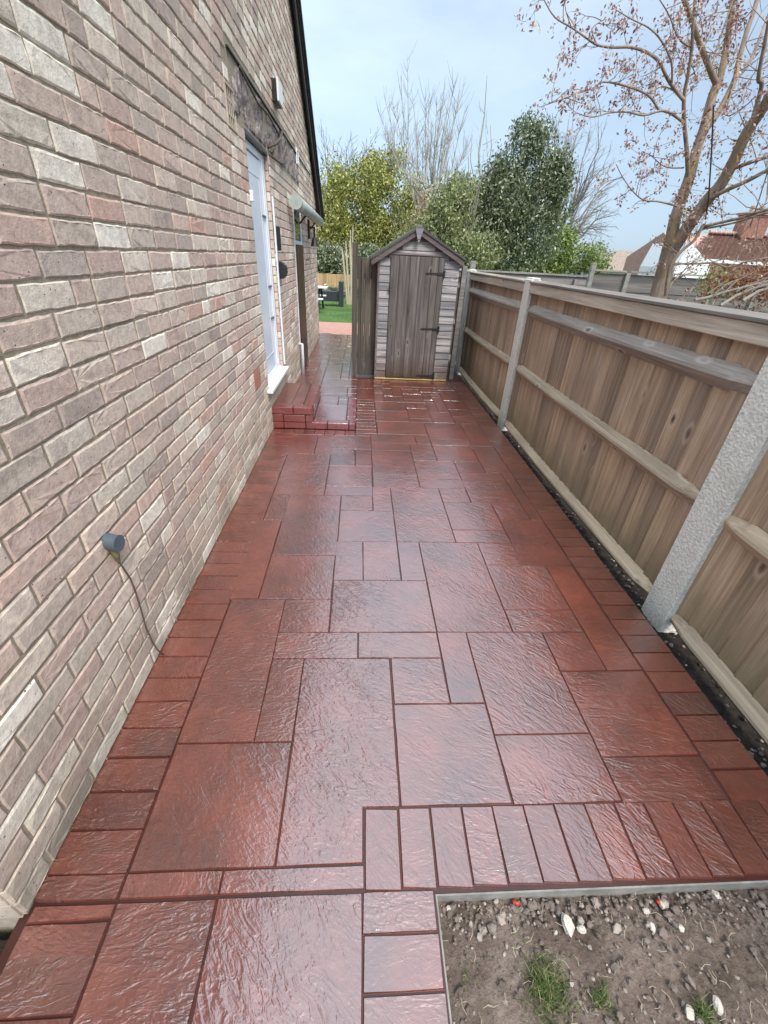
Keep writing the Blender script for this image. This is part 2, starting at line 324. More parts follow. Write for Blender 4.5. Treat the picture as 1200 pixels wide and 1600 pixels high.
LF_COR=leaf('leaf_coral',[(0,(.32,.14,.09)),(1,(.46,.26,.17))],.6,.2,.3)
LF_GRS=leaf('grass_blade',[(0,(.045,.075,.018)),(.6,(.09,.14,.035)),(.85,(.2,.2,.09)),(1,(.36,.31,.18))],.6,.2,.2)
def bark(name,a,b,c3=None,s=18):
    M=Mat(name,.9,.15); n=M.noise(M.vec((1,1,.25),offs=False),s,6,.65,.6); n1=M.noise(M.tc,2.4,4); c=M.ramp(n,[(.3,a),(.7,b)])
    if c3: c=M.mix(M.ramp(n1,[(.52,0.),(.62,.75)]),c,c3)
    M.col(c); M.bump(n,.012); return M.m
BARK=bark('maple_bark',(.15,.115,.095),(.37,.285,.235),(.27,.20,.12))
BARKP=bark('pale_twig_bark',(.26,.24,.20),(.42,.40,.34))
BARKG=bark('grey_bark',(.16,.14,.12),(.28,.25,.22))
STEM=bark('pale_stem',(.34,.29,.2),(.5,.44,.32))
# ---------------------------------------------------------------- ground
def sheet(name,x0,x1,y0,y1,z,mat,nx=1,ny=1,disp=0,kind='structure'):
    xs=np.linspace(x0,x1,nx+1); ys=np.linspace(y0,y1,ny+1); X,Y=np.meshgrid(xs,ys); Z=np.full_like(X,z)
    if disp:
        for k in range(5):
            f=6*1.9**k; a=disp/1.7**k; ph=rng.uniform(0,6,4); th=rng.uniform(0,6.28)
            Z+=a*np.sin(f*(X*math.cos(th)+Y*math.sin(th))+ph[0])*np.sin(f*(Y*math.cos(th+1.)-X*math.sin(th+1.))+ph[1])
        Z+=rng.normal(0,disp*.35,Z.shape)
    V=np.stack([X.ravel(),Y.ravel(),Z.ravel()],1); i=np.arange(nx); j=np.arange(ny); I,J=np.meshgrid(i,j); a=(J*(nx+1)+I).ravel()
    F=np.stack([a,a+1,a+nx+2,a+nx+1],1); o=np_mesh(name,V,F,mat); tag(o,kind=kind); return o
sheet('ground',-600,600,-300,1500,-.20,GROUND)
sheet('soil',.215,2.2,-.9,.446,-.055,SOIL,150,110,.007)
sheet('trench_soil',1.44,1.95,.44,8.2,-.115,DSOIL,30,260,.010)
sheet('front_ground',-3.5,-.845,-1.2,.40,-.06,DSOIL,20,20,.006)
lawn=sheet('lawn',-8,9,11.9,22.6,-.03,LAWN)
sheet('pink_path',-3.5,1.6,10.02,11.95,-.012,PINK)
# ---------------------------------------------------------------- stamped paving
def sub_poly(p,step=.07,j=.0012):
    out=[]
    for i in range(len(p)):
        a,b=p[i],p[(i+1)%len(p)]; d=math.hypot(b[0]-a[0],b[1]-a[1]); n=max(1,int(d/step)); nx,ny=-(b[1]-a[1])/d,(b[0]-a[0])/d
        for k in range(n):
            t=k/n; q=random.uniform(-j,j) if k else 0; out.append((a[0]+(b[0]-a[0])*t+nx*q,a[1]+(b[1]-a[1])*t+ny*q))
    return out
def inset(p,d):
    n=len(p); out=[]
    for i in range(n):
        a,b,c=p[i-1],p[i],p[(i+1)%n]
        e1=(b[0]-a[0],b[1]-a[1]); e2=(c[0]-b[0],c[1]-b[1]); l1=math.hypot(*e1); l2=math.hypot(*e2)
        n1=(-e1[1]/l1,e1[0]/l1); n2=(-e2[1]/l2,e2[0]/l2); bx,by=n1[0]+n2[0],n1[1]+n2[1]; q=(bx*bx+by*by)/2
        q=max(q,.3); out.append((b[0]+bx*d/q,b[1]+by*d/q))
    return out
PG=0
def slabstone(mb,poly,z=0,depth=.007,gap=.0013,ch=.0017,c=None,tilt=.0012):
    gap+=PG
    poly=[(x+random.uniform(-.0015,.0015),y+random.uniform(-.0015,.0015)) for x,y in poly]
    p=sub_poly(poly); o=inset(p,gap); i1=inset(p,gap+ch*.35); i2=inset(p,gap+ch*1.3+random.uniform(0,.001)); n=len(p)
    cx=sum(a for a,b in p)/n; cy=sum(b for a,b in p)/n; tx,ty=random.uniform(-tilt,tilt),random.uniform(-tilt,tilt)
    Z=lambda a,b:(a-cx)*tx*3+(b-cy)*ty*3
    vs=[(a,b,z-depth) for a,b in o]+[(a,b,z-.0045+Z(a,b)) for a,b in i1]+[(a,b,z+Z(a,b)) for a,b in i2]
    fs=[(k,(k+1)%n,n+(k+1)%n,n+k) for k in range(n)]+[(n+k,n+(k+1)%n,2*n+(k+1)%n,2*n+k) for k in range(n)]+[tuple(range(2*n,3*n))]
    if c is None: c=(random.random(),random.random(),random.random())
    mb.add(vs,fs,c)
def rect(x0,x1,y0,y1): return [(x0,y0),(x1,y0),(x1,y1),(x0,y1)]
pav=MB()
R_=[(-.632,-.365,.455,.512),(-.365,.037,.455,.512),(-.632,-.222,.512,.88),(-.632,-.36,.88,1.625),(-.36,-.222,.88,1.25),
(-.36,.014,1.25,1.40),(.014,.388,1.25,1.40),(.16,.388,1.025,1.25),(.388,.53,1.025,1.40),(.155,.53,.658,1.025),(.53,.905,.893,1.40),(.53,.905,.655,.893),
(.905,1.12,1.175,1.40),(1.12,1.285,1.175,1.918),(.905,1.283,.803,1.175),(.905,1.283,.65,.803),(-.36,-.125,1.40,1.625),(-.125,.39,1.40,1.773),
(.39,.762,1.40,2.14),(-.125,.038,1.773,2.14),(.038,.25,1.773,2.14),(.25,.39,1.773,2.14),(.762,.99,1.918,2.14),(.762,1.12,1.549,1.918),(.762,1.12,1.40,1.549),
(-.645,-.498,1.625,2.37),(-.498,-.125,1.625,1.993),(-.498,-.12,1.993,2.72),(-.62,-.49,2.37,2.72),(-.12,.25,2.14,2.51),(-.12,.11,2.51,2.72),(.11,.25,2.51,2.865),
(-.245,.115,2.72,2.868),(-.245,.115,2.868,3.235),(-.245,-.025,3.235,3.46),(-.025,.12,3.235,3.60),(-.62,-.245,2.72,3.46),(-.645,-.62,2.37,3.46),
(-.39,-.035,3.46,3.60),(-.39,.12,3.60,3.93),(-.645,-.39,3.46,3.93),(.25,.628,2.14,2.865),(.628,.836,2.648,2.865),(.628,.985,2.283,2.648),(.628,.985,2.14,2.283),
(.12,.485,2.865,3.105),(.12,.485,3.105,3.58),(.485,.845,2.865,3.018),(.485,.845,3.018,3.38),(.485,.70,3.38,3.76),(.12,.485,3.58,3.76),(.70,1.08,3.38,3.745),
(.845,1.08,3.165,3.38),(.845,1.21,3.0,3.165),(.84,1.21,2.648,3.0),(.985,1.21,2.42,2.648),(.985,1.29,1.918,2.42),(1.21,1.30,2.42,3.165),(1.08,1.305,3.165,3.745),
(.12,.56,3.76,4.0),(.56,.70,3.76,4.0),(.70,1.10,3.745,3.91),(.70,1.10,3.91,4.38),(.19,.70,4.0,4.38),(1.10,1.31,3.745,4.38)]
for r in R_: slabstone(pav,rect(*r))
slabstone(pav,[(-.222,.512),(.037,.512),(.037,.658),(.155,.658),(.155,1.25),(-.222,1.25)])
# L shaped gap fillers where the stamp mats overlap
slabstone(pav,rect(.836,.985,2.648,2.65)) if False else None
# left brick border
LB=lambda y:-.838-.002*y
y=.512; ys=[.455,.512]
while y<10.0:
    y+=.1075 if y>.6 else .1075; ys.append(y)
for a,b in zip(ys,ys[1:]):
    if b>4.12 and a<4.98: continue
    j=random.uniform(-.003,.003); slabstone(pav,[(LB(a)-.02,a),(-.634,a+j),(-.634,b),(LB(b)-.02,b)],tilt=.001)
# bottom brick row
bx=[.037,.143,.246,.35,.453,.557,.661,.765,.867,.969,1.07,1.172,1.275,1.378,1.481]
for a,b in zip(bx,bx[1:]): slabstone(pav,[(a,.452),(b,.447),(b+.004,.655),(a+.004,.657)],tilt=.001)
# right brick border
y=.646; 
while y<6.1:
    b=y+.1045; xr=lambda q:1.480+.0075*q; slabstone(pav,[(1.283+.006*y,y),(xr(y),y),(xr(b),b),(1.283+.006*b,b)],tilt=.001); y=b
# lower strip, left
slabstone(pav,[(-.632,-.6),(-.365,-.6),(-.365,.450),(-.632,.450)]); slabstone(pav,[(-.365,-.6),(.031,-.6),(.033,.450),(-.365,.450)])
for a,b,k in ((.412,.450,.004),(.350,.412,-.012),(.25,.350,0),(.147,.25,.003),(.04,.147,0),(-.07,.04,0)): slabstone(pav,[(-.845,a+k*.3-.004),(-.632,a+k),(-.632,b),(-.845,b)])
for a,b in ((.361,.450),(.256,.361),(.152,.256),(.045,.152),(-.06,.045)): slabstone(pav,[(.031,a),(.233,a),(.236,b),(.033,b)])
# brick rows by the step
for k in range(6): slabstone(pav,rect(-.638+k*.1005,-.638+(k+1)*.1005,3.93,4.07),tilt=.001)
slabstone(pav,rect(-.035,.12,3.93,4.0))
yy=4.0
for k in range(11): slabstone(pav,rect(-.03,.182,yy,yy+.104),tilt=.001); yy+=.104
# ashlar filler for the far parts
def ashlar(x0,x1,y0,y1,m=.122):
    nx=max(1,round((x1-x0)/m)); ny=max(1,round((y1-y0)/m)); mx_=(x1-x0)/nx; my=(y1-y0)/ny; used=[[0]*nx for _ in range(ny)]
    for j in range(ny):
        for i in range(nx):
            if used[j][i]: continue
            W,H=random.choice([(3,3),(3,2),(2,3),(2,2),(4,3),(1,2),(2,1),(3,1),(3,4),(1,3)])
            ww=0
            while ww<W and i+ww<nx and not used[j][i+ww]: ww+=1
            hh=0
            while hh<H and j+hh<ny and all(not used[j+hh][i+q] for q in range(ww)): hh+=1
            for b in range(hh):
                for a in range(ww): used[j+b][i+a]=1
            slabstone(pav,rect(x0+i*mx_,x0+(i+ww)*mx_,y0+j*my,y0+(j+hh)*my))
ashlar(.185,1.31,4.38,6.18); ashlar(-.03,.182,5.145,6.18)
pv=pav.build('patio',STAMP); tag(pv,kind='structure')
PG=.0035; pav=MB(); ashlar(-.638,-.03,5.03,9.98); PG=0; pv=pav.build('path',WETS); tag(pv,kind='structure')
sub=MB(); sub.prism([(-.87,-.7),(.238,-.7),(.238,.441),(1.484,.441),(1.528,6.25),(1.528,7.9),(.1,7.9),(-.0,10.02),(-.87,10.02)],'z',-.19,-.0062)
o=sub.build('patio_base',JOINT); tag(o,kind='structure')
ed=MB(); ed.box(.238,1.484,.436,.4405,-.16,-.010); ed.box(.2385,.243,-.7,.436,-.16,-.010); o=ed.build('patio_edge',CONC); tag(o,kind='structure')
# ---------------------------------------------------------------- house
WX=-.850
house=empty('brick_house',(WX,5,0),'brown and cream brick house side wall with a white door running down the left','house')
bm_=MB(); mo=MB()
def roofz(y): return 2.12+(9.95-y)*.635 if y>5.2 else 2.12+4.75*.635-(5.2-y)*.635
Y0,Y1=.43,9.42
holes=[(4.03,4.91,.40,2.27),(6.36,7.14,0,2.06),(3.55,3.79,2.17,2.40),(3.50,3.735,.525,.675)]
band=(3.74,7.0,2.28,2.565)
row=0; z=-.075
while z<5.3:
    z1=z+.075; y=Y0-(.1125 if row%2 else 0)-random.uniform(0,.012)
    while y<Y1:
        ln=.225+random.uniform(-.006,.006)
        if random.random()<.10: ln=.112
        a=max(y+.0045,Y0); b=min(y+ln-.0045,Y1); zz0,zz1=z+.0045+random.uniform(-.0015,.0015),z1-.0045+random.uniform(-.0015,.0015); y+=ln
        if b-a<.03: continue
        if zz0>roofz(a)-.02 or zz0>roofz(b)-.02: continue
        segs=[(a,b)]
        for h in holes:
            if zz1<=h[2]+.01 or zz0>=h[3]-.01: continue
            ns_=[]
            for s0,s1 in segs:
                if s1<=h[0] or s0>=h[1]: ns_.append((s0,s1)); continue
                if s0<h[0]-.02: ns_.append((s0,h[0]-.002))
                if s1>h[1]+.02: ns_.append((h[1]+.002,s1))
            segs=ns_
        inb=(a<band[1] and b>band[0] and zz1>band[2] and zz0<band[3])
        for s0,s1 in segs:
            col=(random.random(),random.random(),random.random()); x=WX+random.uniform(-.0006,.0026); tl=random.uniform(-.0015,.0015)
            if inb:
                if z>band[2]+.13 or random.random()<.5: continue
                x-=random.uniform(0,.03)
            r=.004; jr=.0016
            # front face with soft worn arrises
            def jj(): return random.uniform(-jr,jr)
            o4=[(s0+jj(),zz0+jj()),(s1+jj(),zz0+jj()),(s1+jj(),zz1+jj()),(s0+jj(),zz1+jj())]
            e=sub_poly(o4,.03,.0019); i_=inset(e,r+random.uniform(-.0015,.003)); n=len(e)
            vs=[(WX-.02,p,q) for p,q in e]+[(x-.0030,p,q) for p,q in e]+[(x+tl*((k%2)*2-1),p,q) for k,(p,q) in enumerate(i_)]
            fs=[(k,(k+1)%n,n+(k+1)%n,n+k) for k in range(n)]+[(n+k,n+(k+1)%n,2*n+(k+1)%n,2*n+k) for k in range(n)]+[tuple(range(2*n,3*n))]
            bm_.add(vs,fs,col)
            if s0<=Y0+.001:   # the corner brick shows its end round the corner
                bm_.box(WX-.102-random.uniform(0,.0),WX-.012,Y0-.0035,Y0+.02,zz0,zz1,col)
    row+=1; z=z1
bricks=bm_.build('wall_bricks',BRICK,house,fix=False)
RX=WX-.062
mo.prism([(Y0+.004,-.2),(9.41,-.2),(9.41,2.30),(5.2,roofz(5.2)-.08),(Y0+.004,roofz(Y0)-.05)],'x',WX-2.4,RX-.01)
DA,DB,DZ0,DZ1=4.035,4.905,.40,2.262
mo.prism([(Y0+.004,-.2),(DA,-.2),(DA,roofz(DA)-.05),(Y0+.004,roofz(Y0)-.05)],'x',RX-.01,WX-.0034)
mo.prism([(DB,-.2),(9.41,-.2),(9.41,2.30),(5.2,roofz(5.2)-.08),(DB,roofz(DB)-.05)],'x',RX-.01,WX-.0034)
mo.prism([(DA,-.2),(DB,-.2),(DB,DZ0),(DA,DZ0)],'x',RX-.01,WX-.0034)
mo.prism([(DA,DZ1),(DB,DZ1),(DB,roofz(DB)-.05),(DA,roofz(DA)-.05)],'x',RX-.01,WX-.0034)
wallc=mo.build('wall',MORTAR,house)
bricks.parent=wallc; bricks.matrix_parent_inverse=Matrix.Identity(4)
# band of torn mortar where a canopy was taken down : a rough displaced strip
def rough_strip(y0,y1,z0,z1,x,ny,nz,amp):
    ys=np.linspace(y0,y1,ny+1); zs=np.linspace(z0,z1,nz+1); Yg,Zg=np.meshgrid(ys,zs); Xg=np.full_like(Yg,x)
    for k in range(6):
        f=9*1.8**k; th=rng.uniform(0,6.28); p=rng.uniform(0,6,2)
        Xg+=amp/1.5**k*np.sin(f*(Yg*math.cos(th)+Zg*math.sin(th))+p[0])*np.sin(f*1.3*(Zg*math.cos(th)-Yg*math.sin(th))+p[1])
    Xg+=rng.normal(0,amp*.25,Xg.shape); Xg[0,:]=x-.02; Xg[-1,:]=x-.02; Xg[:,0]=x-.02; Xg[:,-1]=x-.02
    V=np.stack([Xg.ravel(),Yg.ravel(),Zg.ravel()],1); I,J=np.meshgrid(np.arange(ny),np.arange(nz)); a=(J*(ny+1)+I).ravel()
    return V,np.stack([a,a+1,a+ny+2,a+ny+1],1)
V,F=rough_strip(3.74,7.02,2.275,2.567,WX+.001,260,26,.008); o=np_mesh('torn_mortar_band',V,F,RENDERM,house)
o['label']='strip of torn grey mortar above the white door'
fl=MB(); fl.box(WX-.01,WX+.012,3.72,8.6,2.572,2.582); fl.build('flashing',ROOFD,house)
# roof
rf=MB(); t=.11
for (ya,za,yb,zb) in ((5.2,roofz(5.2),10.12,roofz(10.12)),(5.2,roofz(5.2),-.1,roofz(-.1))):
    rf.prism([(ya,za-.02),(yb,zb-.02),(yb,zb+t-.02),(ya,za+t-.02)],'x',WX-6,WX+.085)
rf.build('roof',ROOFD,house)
vb=MB()
for (ya,za,yb,zb) in ((5.2,roofz(5.2),10.1,roofz(10.1)),(5.2,roofz(5.2),-.08,roofz(-.08))):
    vb.prism([(ya,za-.16),(yb,zb-.16),(yb,zb+.03),(ya,za+.03)],'x',WX+.045,WX+.067)
    vb.prism([(ya,za+.03),(yb,zb+.03),(yb,zb+.09),(ya,za+.09)],'x',WX+.05,WX+.11)
vb.build('verge_board',ROOFD,house)
# front door
def frame(mb,x0,x1,y0,y1,z0,z1,w,b=.004,wb=None):
    wb=w if wb is None else wb
    mb.box(x0,x1,y0,y0+w,z0,z1,b=b); mb.box(x0,x1,y1-w,y1,z0,z1,b=b); mb.box(x0,x1,y0+w,y1-w,z1-w,z1,b=b)
    if wb: mb.box(x0,x1,y0+w,y1-w,z0,z0+wb,b=b)
DXo=WX-.045
d=MB(); frame(d,DXo-.02,DXo+.006,4.037,4.903,.425,2.235,.055); d.box(DXo-.02,DXo+.003,4.685,4.848,.48,2.18,b=.004); d.box(DXo+.0032,DXo+.012,4.75,4.775,.48,2.18,b=.002); fd=d.build('door_frame',UPVC,house)
d=MB(); d.box(DXo-.018,DXo+.004,4.094,4.673,.489,2.168,b=.003); frame(d,DXo+.004,DXo+.007,4.16,4.61,.62,2.05,.012,.001)
dl=d.build('door',UPVCP,house); dl['label']='smooth white door leaf'
d=MB(); d.box(DXo-.019,DXo+.0005,4.672,4.686,.489,2.18); d.box(DXo-.019,DXo+.0005,4.094,4.672,2.168,2.18); d.build('door_gap_line',BLACK,fd)  # black strips paint the dark of the gap beside and above the leaf
for zz in (.94,1.22,1.78):
    h=MB(); h.box(DXo+.004,DXo+.016,4.60,4.75,zz-.007,zz+.007,b=.002); h.build('hinge',GREYP,dl)
h=MB(); h.box(DXo-.02,WX-.004,4.037,4.903,2.238,2.268); h.build('lintel_shadow_strip',BLACK,house)  # black strip paints the shadow under the lintel
s=MB(); s.prism([(DXo-.01,.428),(WX+.052,.410),(WX+.052,.385),(DXo-.01,.385)],'y',4.037,4.90); s.box(WX+.001,WX+.052,3.94,4.037,.385,.409); s.box(WX+.001,WX+.052,4.90,4.965,.385,.409); s.build('door_sill',UPVC,house)
s=MB(); s.box(WX+.002,WX+.018,4.91,4.945,.44,1.95,b=.004); s.build('trim_strip',UPVC,house)
rv=MB(); zq=.41
while zq<2.2:
    rv.box(DXo+.008,WX-.006,DB-.0045,DB+.004,zq,zq+.064,b=.002,j=.0008); zq+=.075
rv.build('reveal_bricks',BRICK,wallc)
# second doorway with top light
d=MB(); frame(d,WX-.06,WX+.006,6.365,7.135,.0,2.055,.055,wb=0); d.box(WX-.06,WX+.004,6.42,7.08,1.60,1.64); bd=d.build('back_door_frame',UPVC,house)
d=MB(); d.box(WX-.03,WX+.022,6.40,7.09,.03,1.60,b=.004); d.build('back_door',BROWN,house)
g=MB(); g.box(WX-.012,WX-.002,6.42,7.08,1.64,2.0); g.build('window_pane',GLASS,bd)
# air bricks
a=MB(); frame(a,WX-.03,WX+.006,3.555,3.785,2.175,2.395,.018)
for k in range(1,5): a.box(WX-.0035,WX+.001,3.555+.046*k-.006,3.555+.046*k+.006,2.19,2.38)
for k in (1,2): a.box(WX-.0033,WX+.0008,3.57,3.77,2.175+.073*k-.006,2.175+.073*k+.006)
a.build('air_brick',AIRB,house); a=MB(); a.box(WX-.02,WX-.003,3.56,3.78,2.18,2.39); a.build('air_brick_dark_back',BLACK,house)  # black backing paints the dark inside the grid holes
a=MB(); a.box(WX-.03,WX+.002,3.505,3.73,.53,.67)
for k in range(6):
    for q in range(2): a.box(WX+.0022,WX+.0055,3.53+q*.105,3.61+q*.105,.542+k*.0205,.551+k*.0205)
o=a.build('air_brick',AIRR,house); o['label']='low terracotta air brick beside the door'
# wall fittings
b=MB(); b.box(WX+.0,WX+.045,5.36,5.60,2.70,2.86,b=.006); wl=b.build('wall_lamp',BLACK,house)
b=MB(); b.box(WX+.046,WX+.064,5.35,5.61,2.705,2.868,b=.004); b.build('lamp_cover',WHITEP,wl)
b=MB(); frame(b,WX,WX+.02,6.9,7.08,2.47,2.63,.02)
for k in range(4): b.box(WX,WX+.015,6.92,7.06,2.50+k*.028,2.512+k*.028)
b.build('vent_cover',WHITEP,house)
b=MB(); b.box(WX,WX+.025,3.985,4.02,1.83,1.90,b=.004); b.build('door_bell',WHITEP,house)
b=MB(); b.prism([(WX,1.27),(WX+.05,1.275),(WX+.075,1.30),(WX+.085,1.34),(WX+.075,1.39),(WX+.045,1.42),(WX,1.425)],'y',4.99,5.10); b.build('black_box',BLACK,house)
b=MB(); b.box(WX,WX+.045,4.99,5.03,1.52,1.72,b=.005); b.build('key_safe',BLACK,house)
# meter-like round cap with stained pipe and cable
b=MB(); b.tube([(WX-.005,1.207,.655),(WX+.034,1.203,.648)],[.028,.027],20); b.tube([(WX+.034,1.203,.648),(WX+.044,1.202,.648)],.0295,20); pc=b.build('pipe_cap',GREYP,house)
b=MB(); b.tube([(WX+.012,1.205,.635),(WX+.012,1.213,.59),(WX+.006,1.222,.55)],[.015,.012,.005],10); b.build('lead_sleeve',RUST,pc)
b=MB(); b.tube([(WX+.006,1.218,.57),(WX+.006,1.235,.51),(WX+.007,1.25,.45),(WX+.006,1.255,.39),(WX+.007,1.25,.30),(WX+.005,1.245,.20),(WX+.007,1.25,.11),(WX+.010,1.26,.05),(WX+.022,1.268,.008)],.003,8); b.build('cable',CABLE,house,True)
b=MB(); b.tube([(WX+.006,4.93,2.30),(WX+.06,5.0,2.34),(WX+.04,5.4,2.44),(WX+.02,5.75,2.57)],.012,8); b.tube([(WX+.01,4.95,2.25),(WX+.04,5.3,2.25),(WX+.02,5.7,2.30),(WX+.01,6.0,2.44)],.008,8)
b.tube([(WX+.012,4.0,2.56),(WX+.02,4.5,2.50),(WX+.015,5.0,2.53),(WX+.012,5.6,2.50)],.008,6); b.build('loose_cable',CABLE,house,True)
# gutter pipe
gx=WX+.10
b=MB(); b.tube([(gx,5.92,2.0),(gx,9.12,1.99)],.068,20); gu=b.build('gutter',GUTT,house,True)
b=MB(); b.tube([(gx,5.88,2.0),(gx,5.925,2.0)],.074,20); b.build('end_cap',GUTT,gu); b=MB(); b.tube([(gx,7.10,2.0),(gx,7.20,2.0)],.073,20); b.build('joint_collar',GUTT,gu)
for yb_ in (6.9,8.3): b=MB(); b.tube([(gx,yb_,1.94),(WX+.01,yb_,1.84)],.012,6); b.build('gutter_bracket',IRON,gu)
b=MB(); b.tube([(WX,8.0,1.85),(WX+.1,8.0,1.85),(WX+.1,8.0,1.72)],.018,8); b.tube([(WX+.1,8.0,1.72),(WX+.1,8.0,1.60)],[.03,.065],10); b.box(WX,WX+.03,7.95,8.05,1.7,1.95); b.build('bracket_lamp',BLACK,house)
b=MB(); b.tube([(WX-.01,6.28,.42),(WX+.035,6.28,.42),(WX+.035,6.28,.0)],.024,10); b.build('waste_pipe',PIPEW,house,True)
b=MB(); b.tube([(WX,7.55,1.42),(WX+.07,7.55,1.42),(WX+.07,7.55,1.36)],.012,8); b.tube([(WX+.05,7.5,1.45),(WX+.05,7.6,1.45)],.008,6); b.build('tap',RUST,house)
# ---------------------------------------------------------------- door step
step=empty('door_step',(-.5,4.5,0),'dark red two-tier brick step below the white door','step')
def tier(nm,x0,x1,y0,y1,z0,z1,courses,front_b):
    core=MB(); core.box(x0,x1-.004,y0+.004,y1,z0-.05,z1-.004); o=core.build(nm,JOINT,step)
    br=MB(); ch=(z1-z0)/courses
    for c_ in range(courses):
        za=z0+c_*ch; off=.0 if c_%2 else .1
        yq=y0
        x=x0-off
        while x<x1: 
            a,b=max(x,x0)+.003,min(x+.215,x1)-.003
            if b-a>.02: br.box(a,b,y0-.008 if a<x1 else y0,y0+.09,za+.003,za+ch-.003,b=.004,j=.0006)
            x+=.215
        x=y0+.1-off
        while x<y1:
            a,b=max(x,y0+.095)+.003,min(x+.215,y1)-.003
            if b-a>.02: br.box(x1-.09,x1+.004,a,b,za+.003,za+ch-.003,b=.004,j=.0006)
            x+=.215
    br.build('step_bricks',STEPRED,o)
    tr=MB()
    return o,tr
global_pav=pav
o,tr=tier('lower_step',-.86,-.035,4.082,5.02,0,.072,1,0)
PG=.002; pav=tr; ashlar(-.455,-.13,4.18,5.0); PG=0
mv=[(a,b,c+.072) for a,b,c in tr.v]; tr.v=mv; tr.build('tread',WETS,o)
o,tr=tier('upper_step',-.86,-.46,4.075,4.97,.072,.222,2,0)
slabstone(tr,rect(-.85,-.67,4.17,4.95)); slabstone(tr,rect(-.67,-.555,4.17,4.95)); tr.v=[(a,b,c+.222) for a,b,c in tr.v]; tr.build('tread',STAMP,o)
# ---------------------------------------------------------------- fence on the right
fence=empty('closeboard_fence',(1.66,3,-.1),'brown closeboard timber fence with concrete posts along the right of the patio','fence')
FX=1.62
posts=[-1.18,1.51,4.50,7.13,9.9]
def fpost(y):
    b=MB(); b.box(FX,FX+.10,y,y+.175,-.45,1.40,b=.006)
    b.box(FX+.012,FX+.088,y+.0,y+.175,1.40,1.413,b=.004)
    o=b.build('fence_post',POSTC,fence); return o
for y in posts: fpost(y)
for (a,b) in zip(posts,posts[1:]):
    y0,y1=a+.175,b
    bd=MB(); y=y0+.0
    while y<y1-.02:
        wd=min(.112,y1-y); x=FX+.052; zb=-.03+random.uniform(-.008,.008); zt=1.335+random.uniform(-.004,.004)
        tk1=.021;tk2=.005; sh=random.uniform(-.002,.002)
        # feather-edge: thick edge laps over the neighbour's thin edge
        prof=[(x+.0-tk1+sh,y+wd+.012),(x+sh,y+wd+.012),(x+sh+.004,y),(x-tk2+sh+.004,y)]
        bd.prism(prof,'z',zb,zt); y+=wd-.012
    bd.build('fence_boards',PALE,fence)
    for (zc,mt,nm,s_) in ((1.135,RAILG,'rail',.044),(.585,RAIL,'rail',.042),(-.015,RAIL,'rail',.042)):
        rl=MB(); n=14; prev=None; e0,e1=y0-.0,y1
        rings=[]; 
        amp=.018*(1 if zc<0 else .4)
        for k in range(n+1):
            t_=k/n; y=e0+(e1-e0)*t_; sag=-amp*math.sin(t_*math.pi)*(.7 if zc<1 else .9)
            tp=1.0
            if t_<.001 or t_>.999: tp=.35
            rings.append((y,zc+sag,tp))
        rings.insert(1,(e0+.13,zc,1.)); rings.insert(-1,(e1-.13,zc,1.)); rings.sort()
        vs=[];fs=[]
        for (y,z_,tp) in rings:
            xo=FX+.036
            for (dx,dz) in ((0,1.35),(-1.05,.32),(-1.1,-.05),(0,-1.3)): vs.append((xo+dx*s_*tp,y,z_+dz*s_*(tp if dx else max(tp,.6))))
        m_=len(rings)
        for k in range(m_-1):
            for q in range(4): q2=(q+1)%4; fs.append((k*4+q,k*4+q2,k*4+4+q2,k*4+4+q))
        fs+= [(0,1,2,3),tuple((m_-1)*4+q for q in (3,2,1,0))]
        rl.add(vs,fs); rl.build('rail',mt,fence)
    cp=MB(); cp.box(FX-.004,FX+.016,y0+.002,y1-.002,1.285,1.365,b=.004); cp.build('top_board',RAILG,fence)
    cp=MB(); cp.prism([(FX-.014,1.3675),(FX+.104,1.3675),(FX+.104,1.385),(FX+.04,1.398),(FX-.014,1.382)],'y',y0+.002,y1-.002); cp.build('capping',CAPM,fence)
# ---------------------------------------------------------------- shed
shed=empty('garden_shed',(.75,6.9,0),'weathered grey timber shed with a pointed roof at the end of the patio','shed')
SY=6.20; SX0,SX1=.222,1.262; EZ=1.515; AP=(.70,1.80)
core=MB(); core.prism([(SX0+.015,.03),(SX1-.015,.03),(SX1-.015,EZ),(AP[0],AP[1]-.03),(SX0+.015,EZ)],'y',SY+.012,SY+1.5); sw=core.build('shed_wall',SHEDT,shed)
bb=MB(); nB=17; hh=(EZ+.30-.03)/nB
DX0,DX1=.372,1.058
def lap(x0,x1,z,h):
    bb.prism([(SY+.012,z),(SY-.012,z+.002),(SY-.012,z+.016),(SY-.004,z+h-.012),(SY-.001,z+h),(SY+.012,z+h)],'x',x0,x1)
for k in range(nB+1):
    z=.03+k*.0925; 
    if z>AP[1]: break
    def xs(zz):
        if zz<=EZ: return SX0,SX1
        f=(zz-EZ)/(AP[1]-EZ); return SX0+(AP[0]-SX0)*f,SX1-(SX1-AP[0])*f
    a,b=xs(z+.0925*.9)
    if b-a<.08: break
    if z+.05<1.545:
        lap(a,DX0-.006,z,.0925); lap(DX1+.006,b,z,.0925)
    else: lap(a,b,z,.0925)
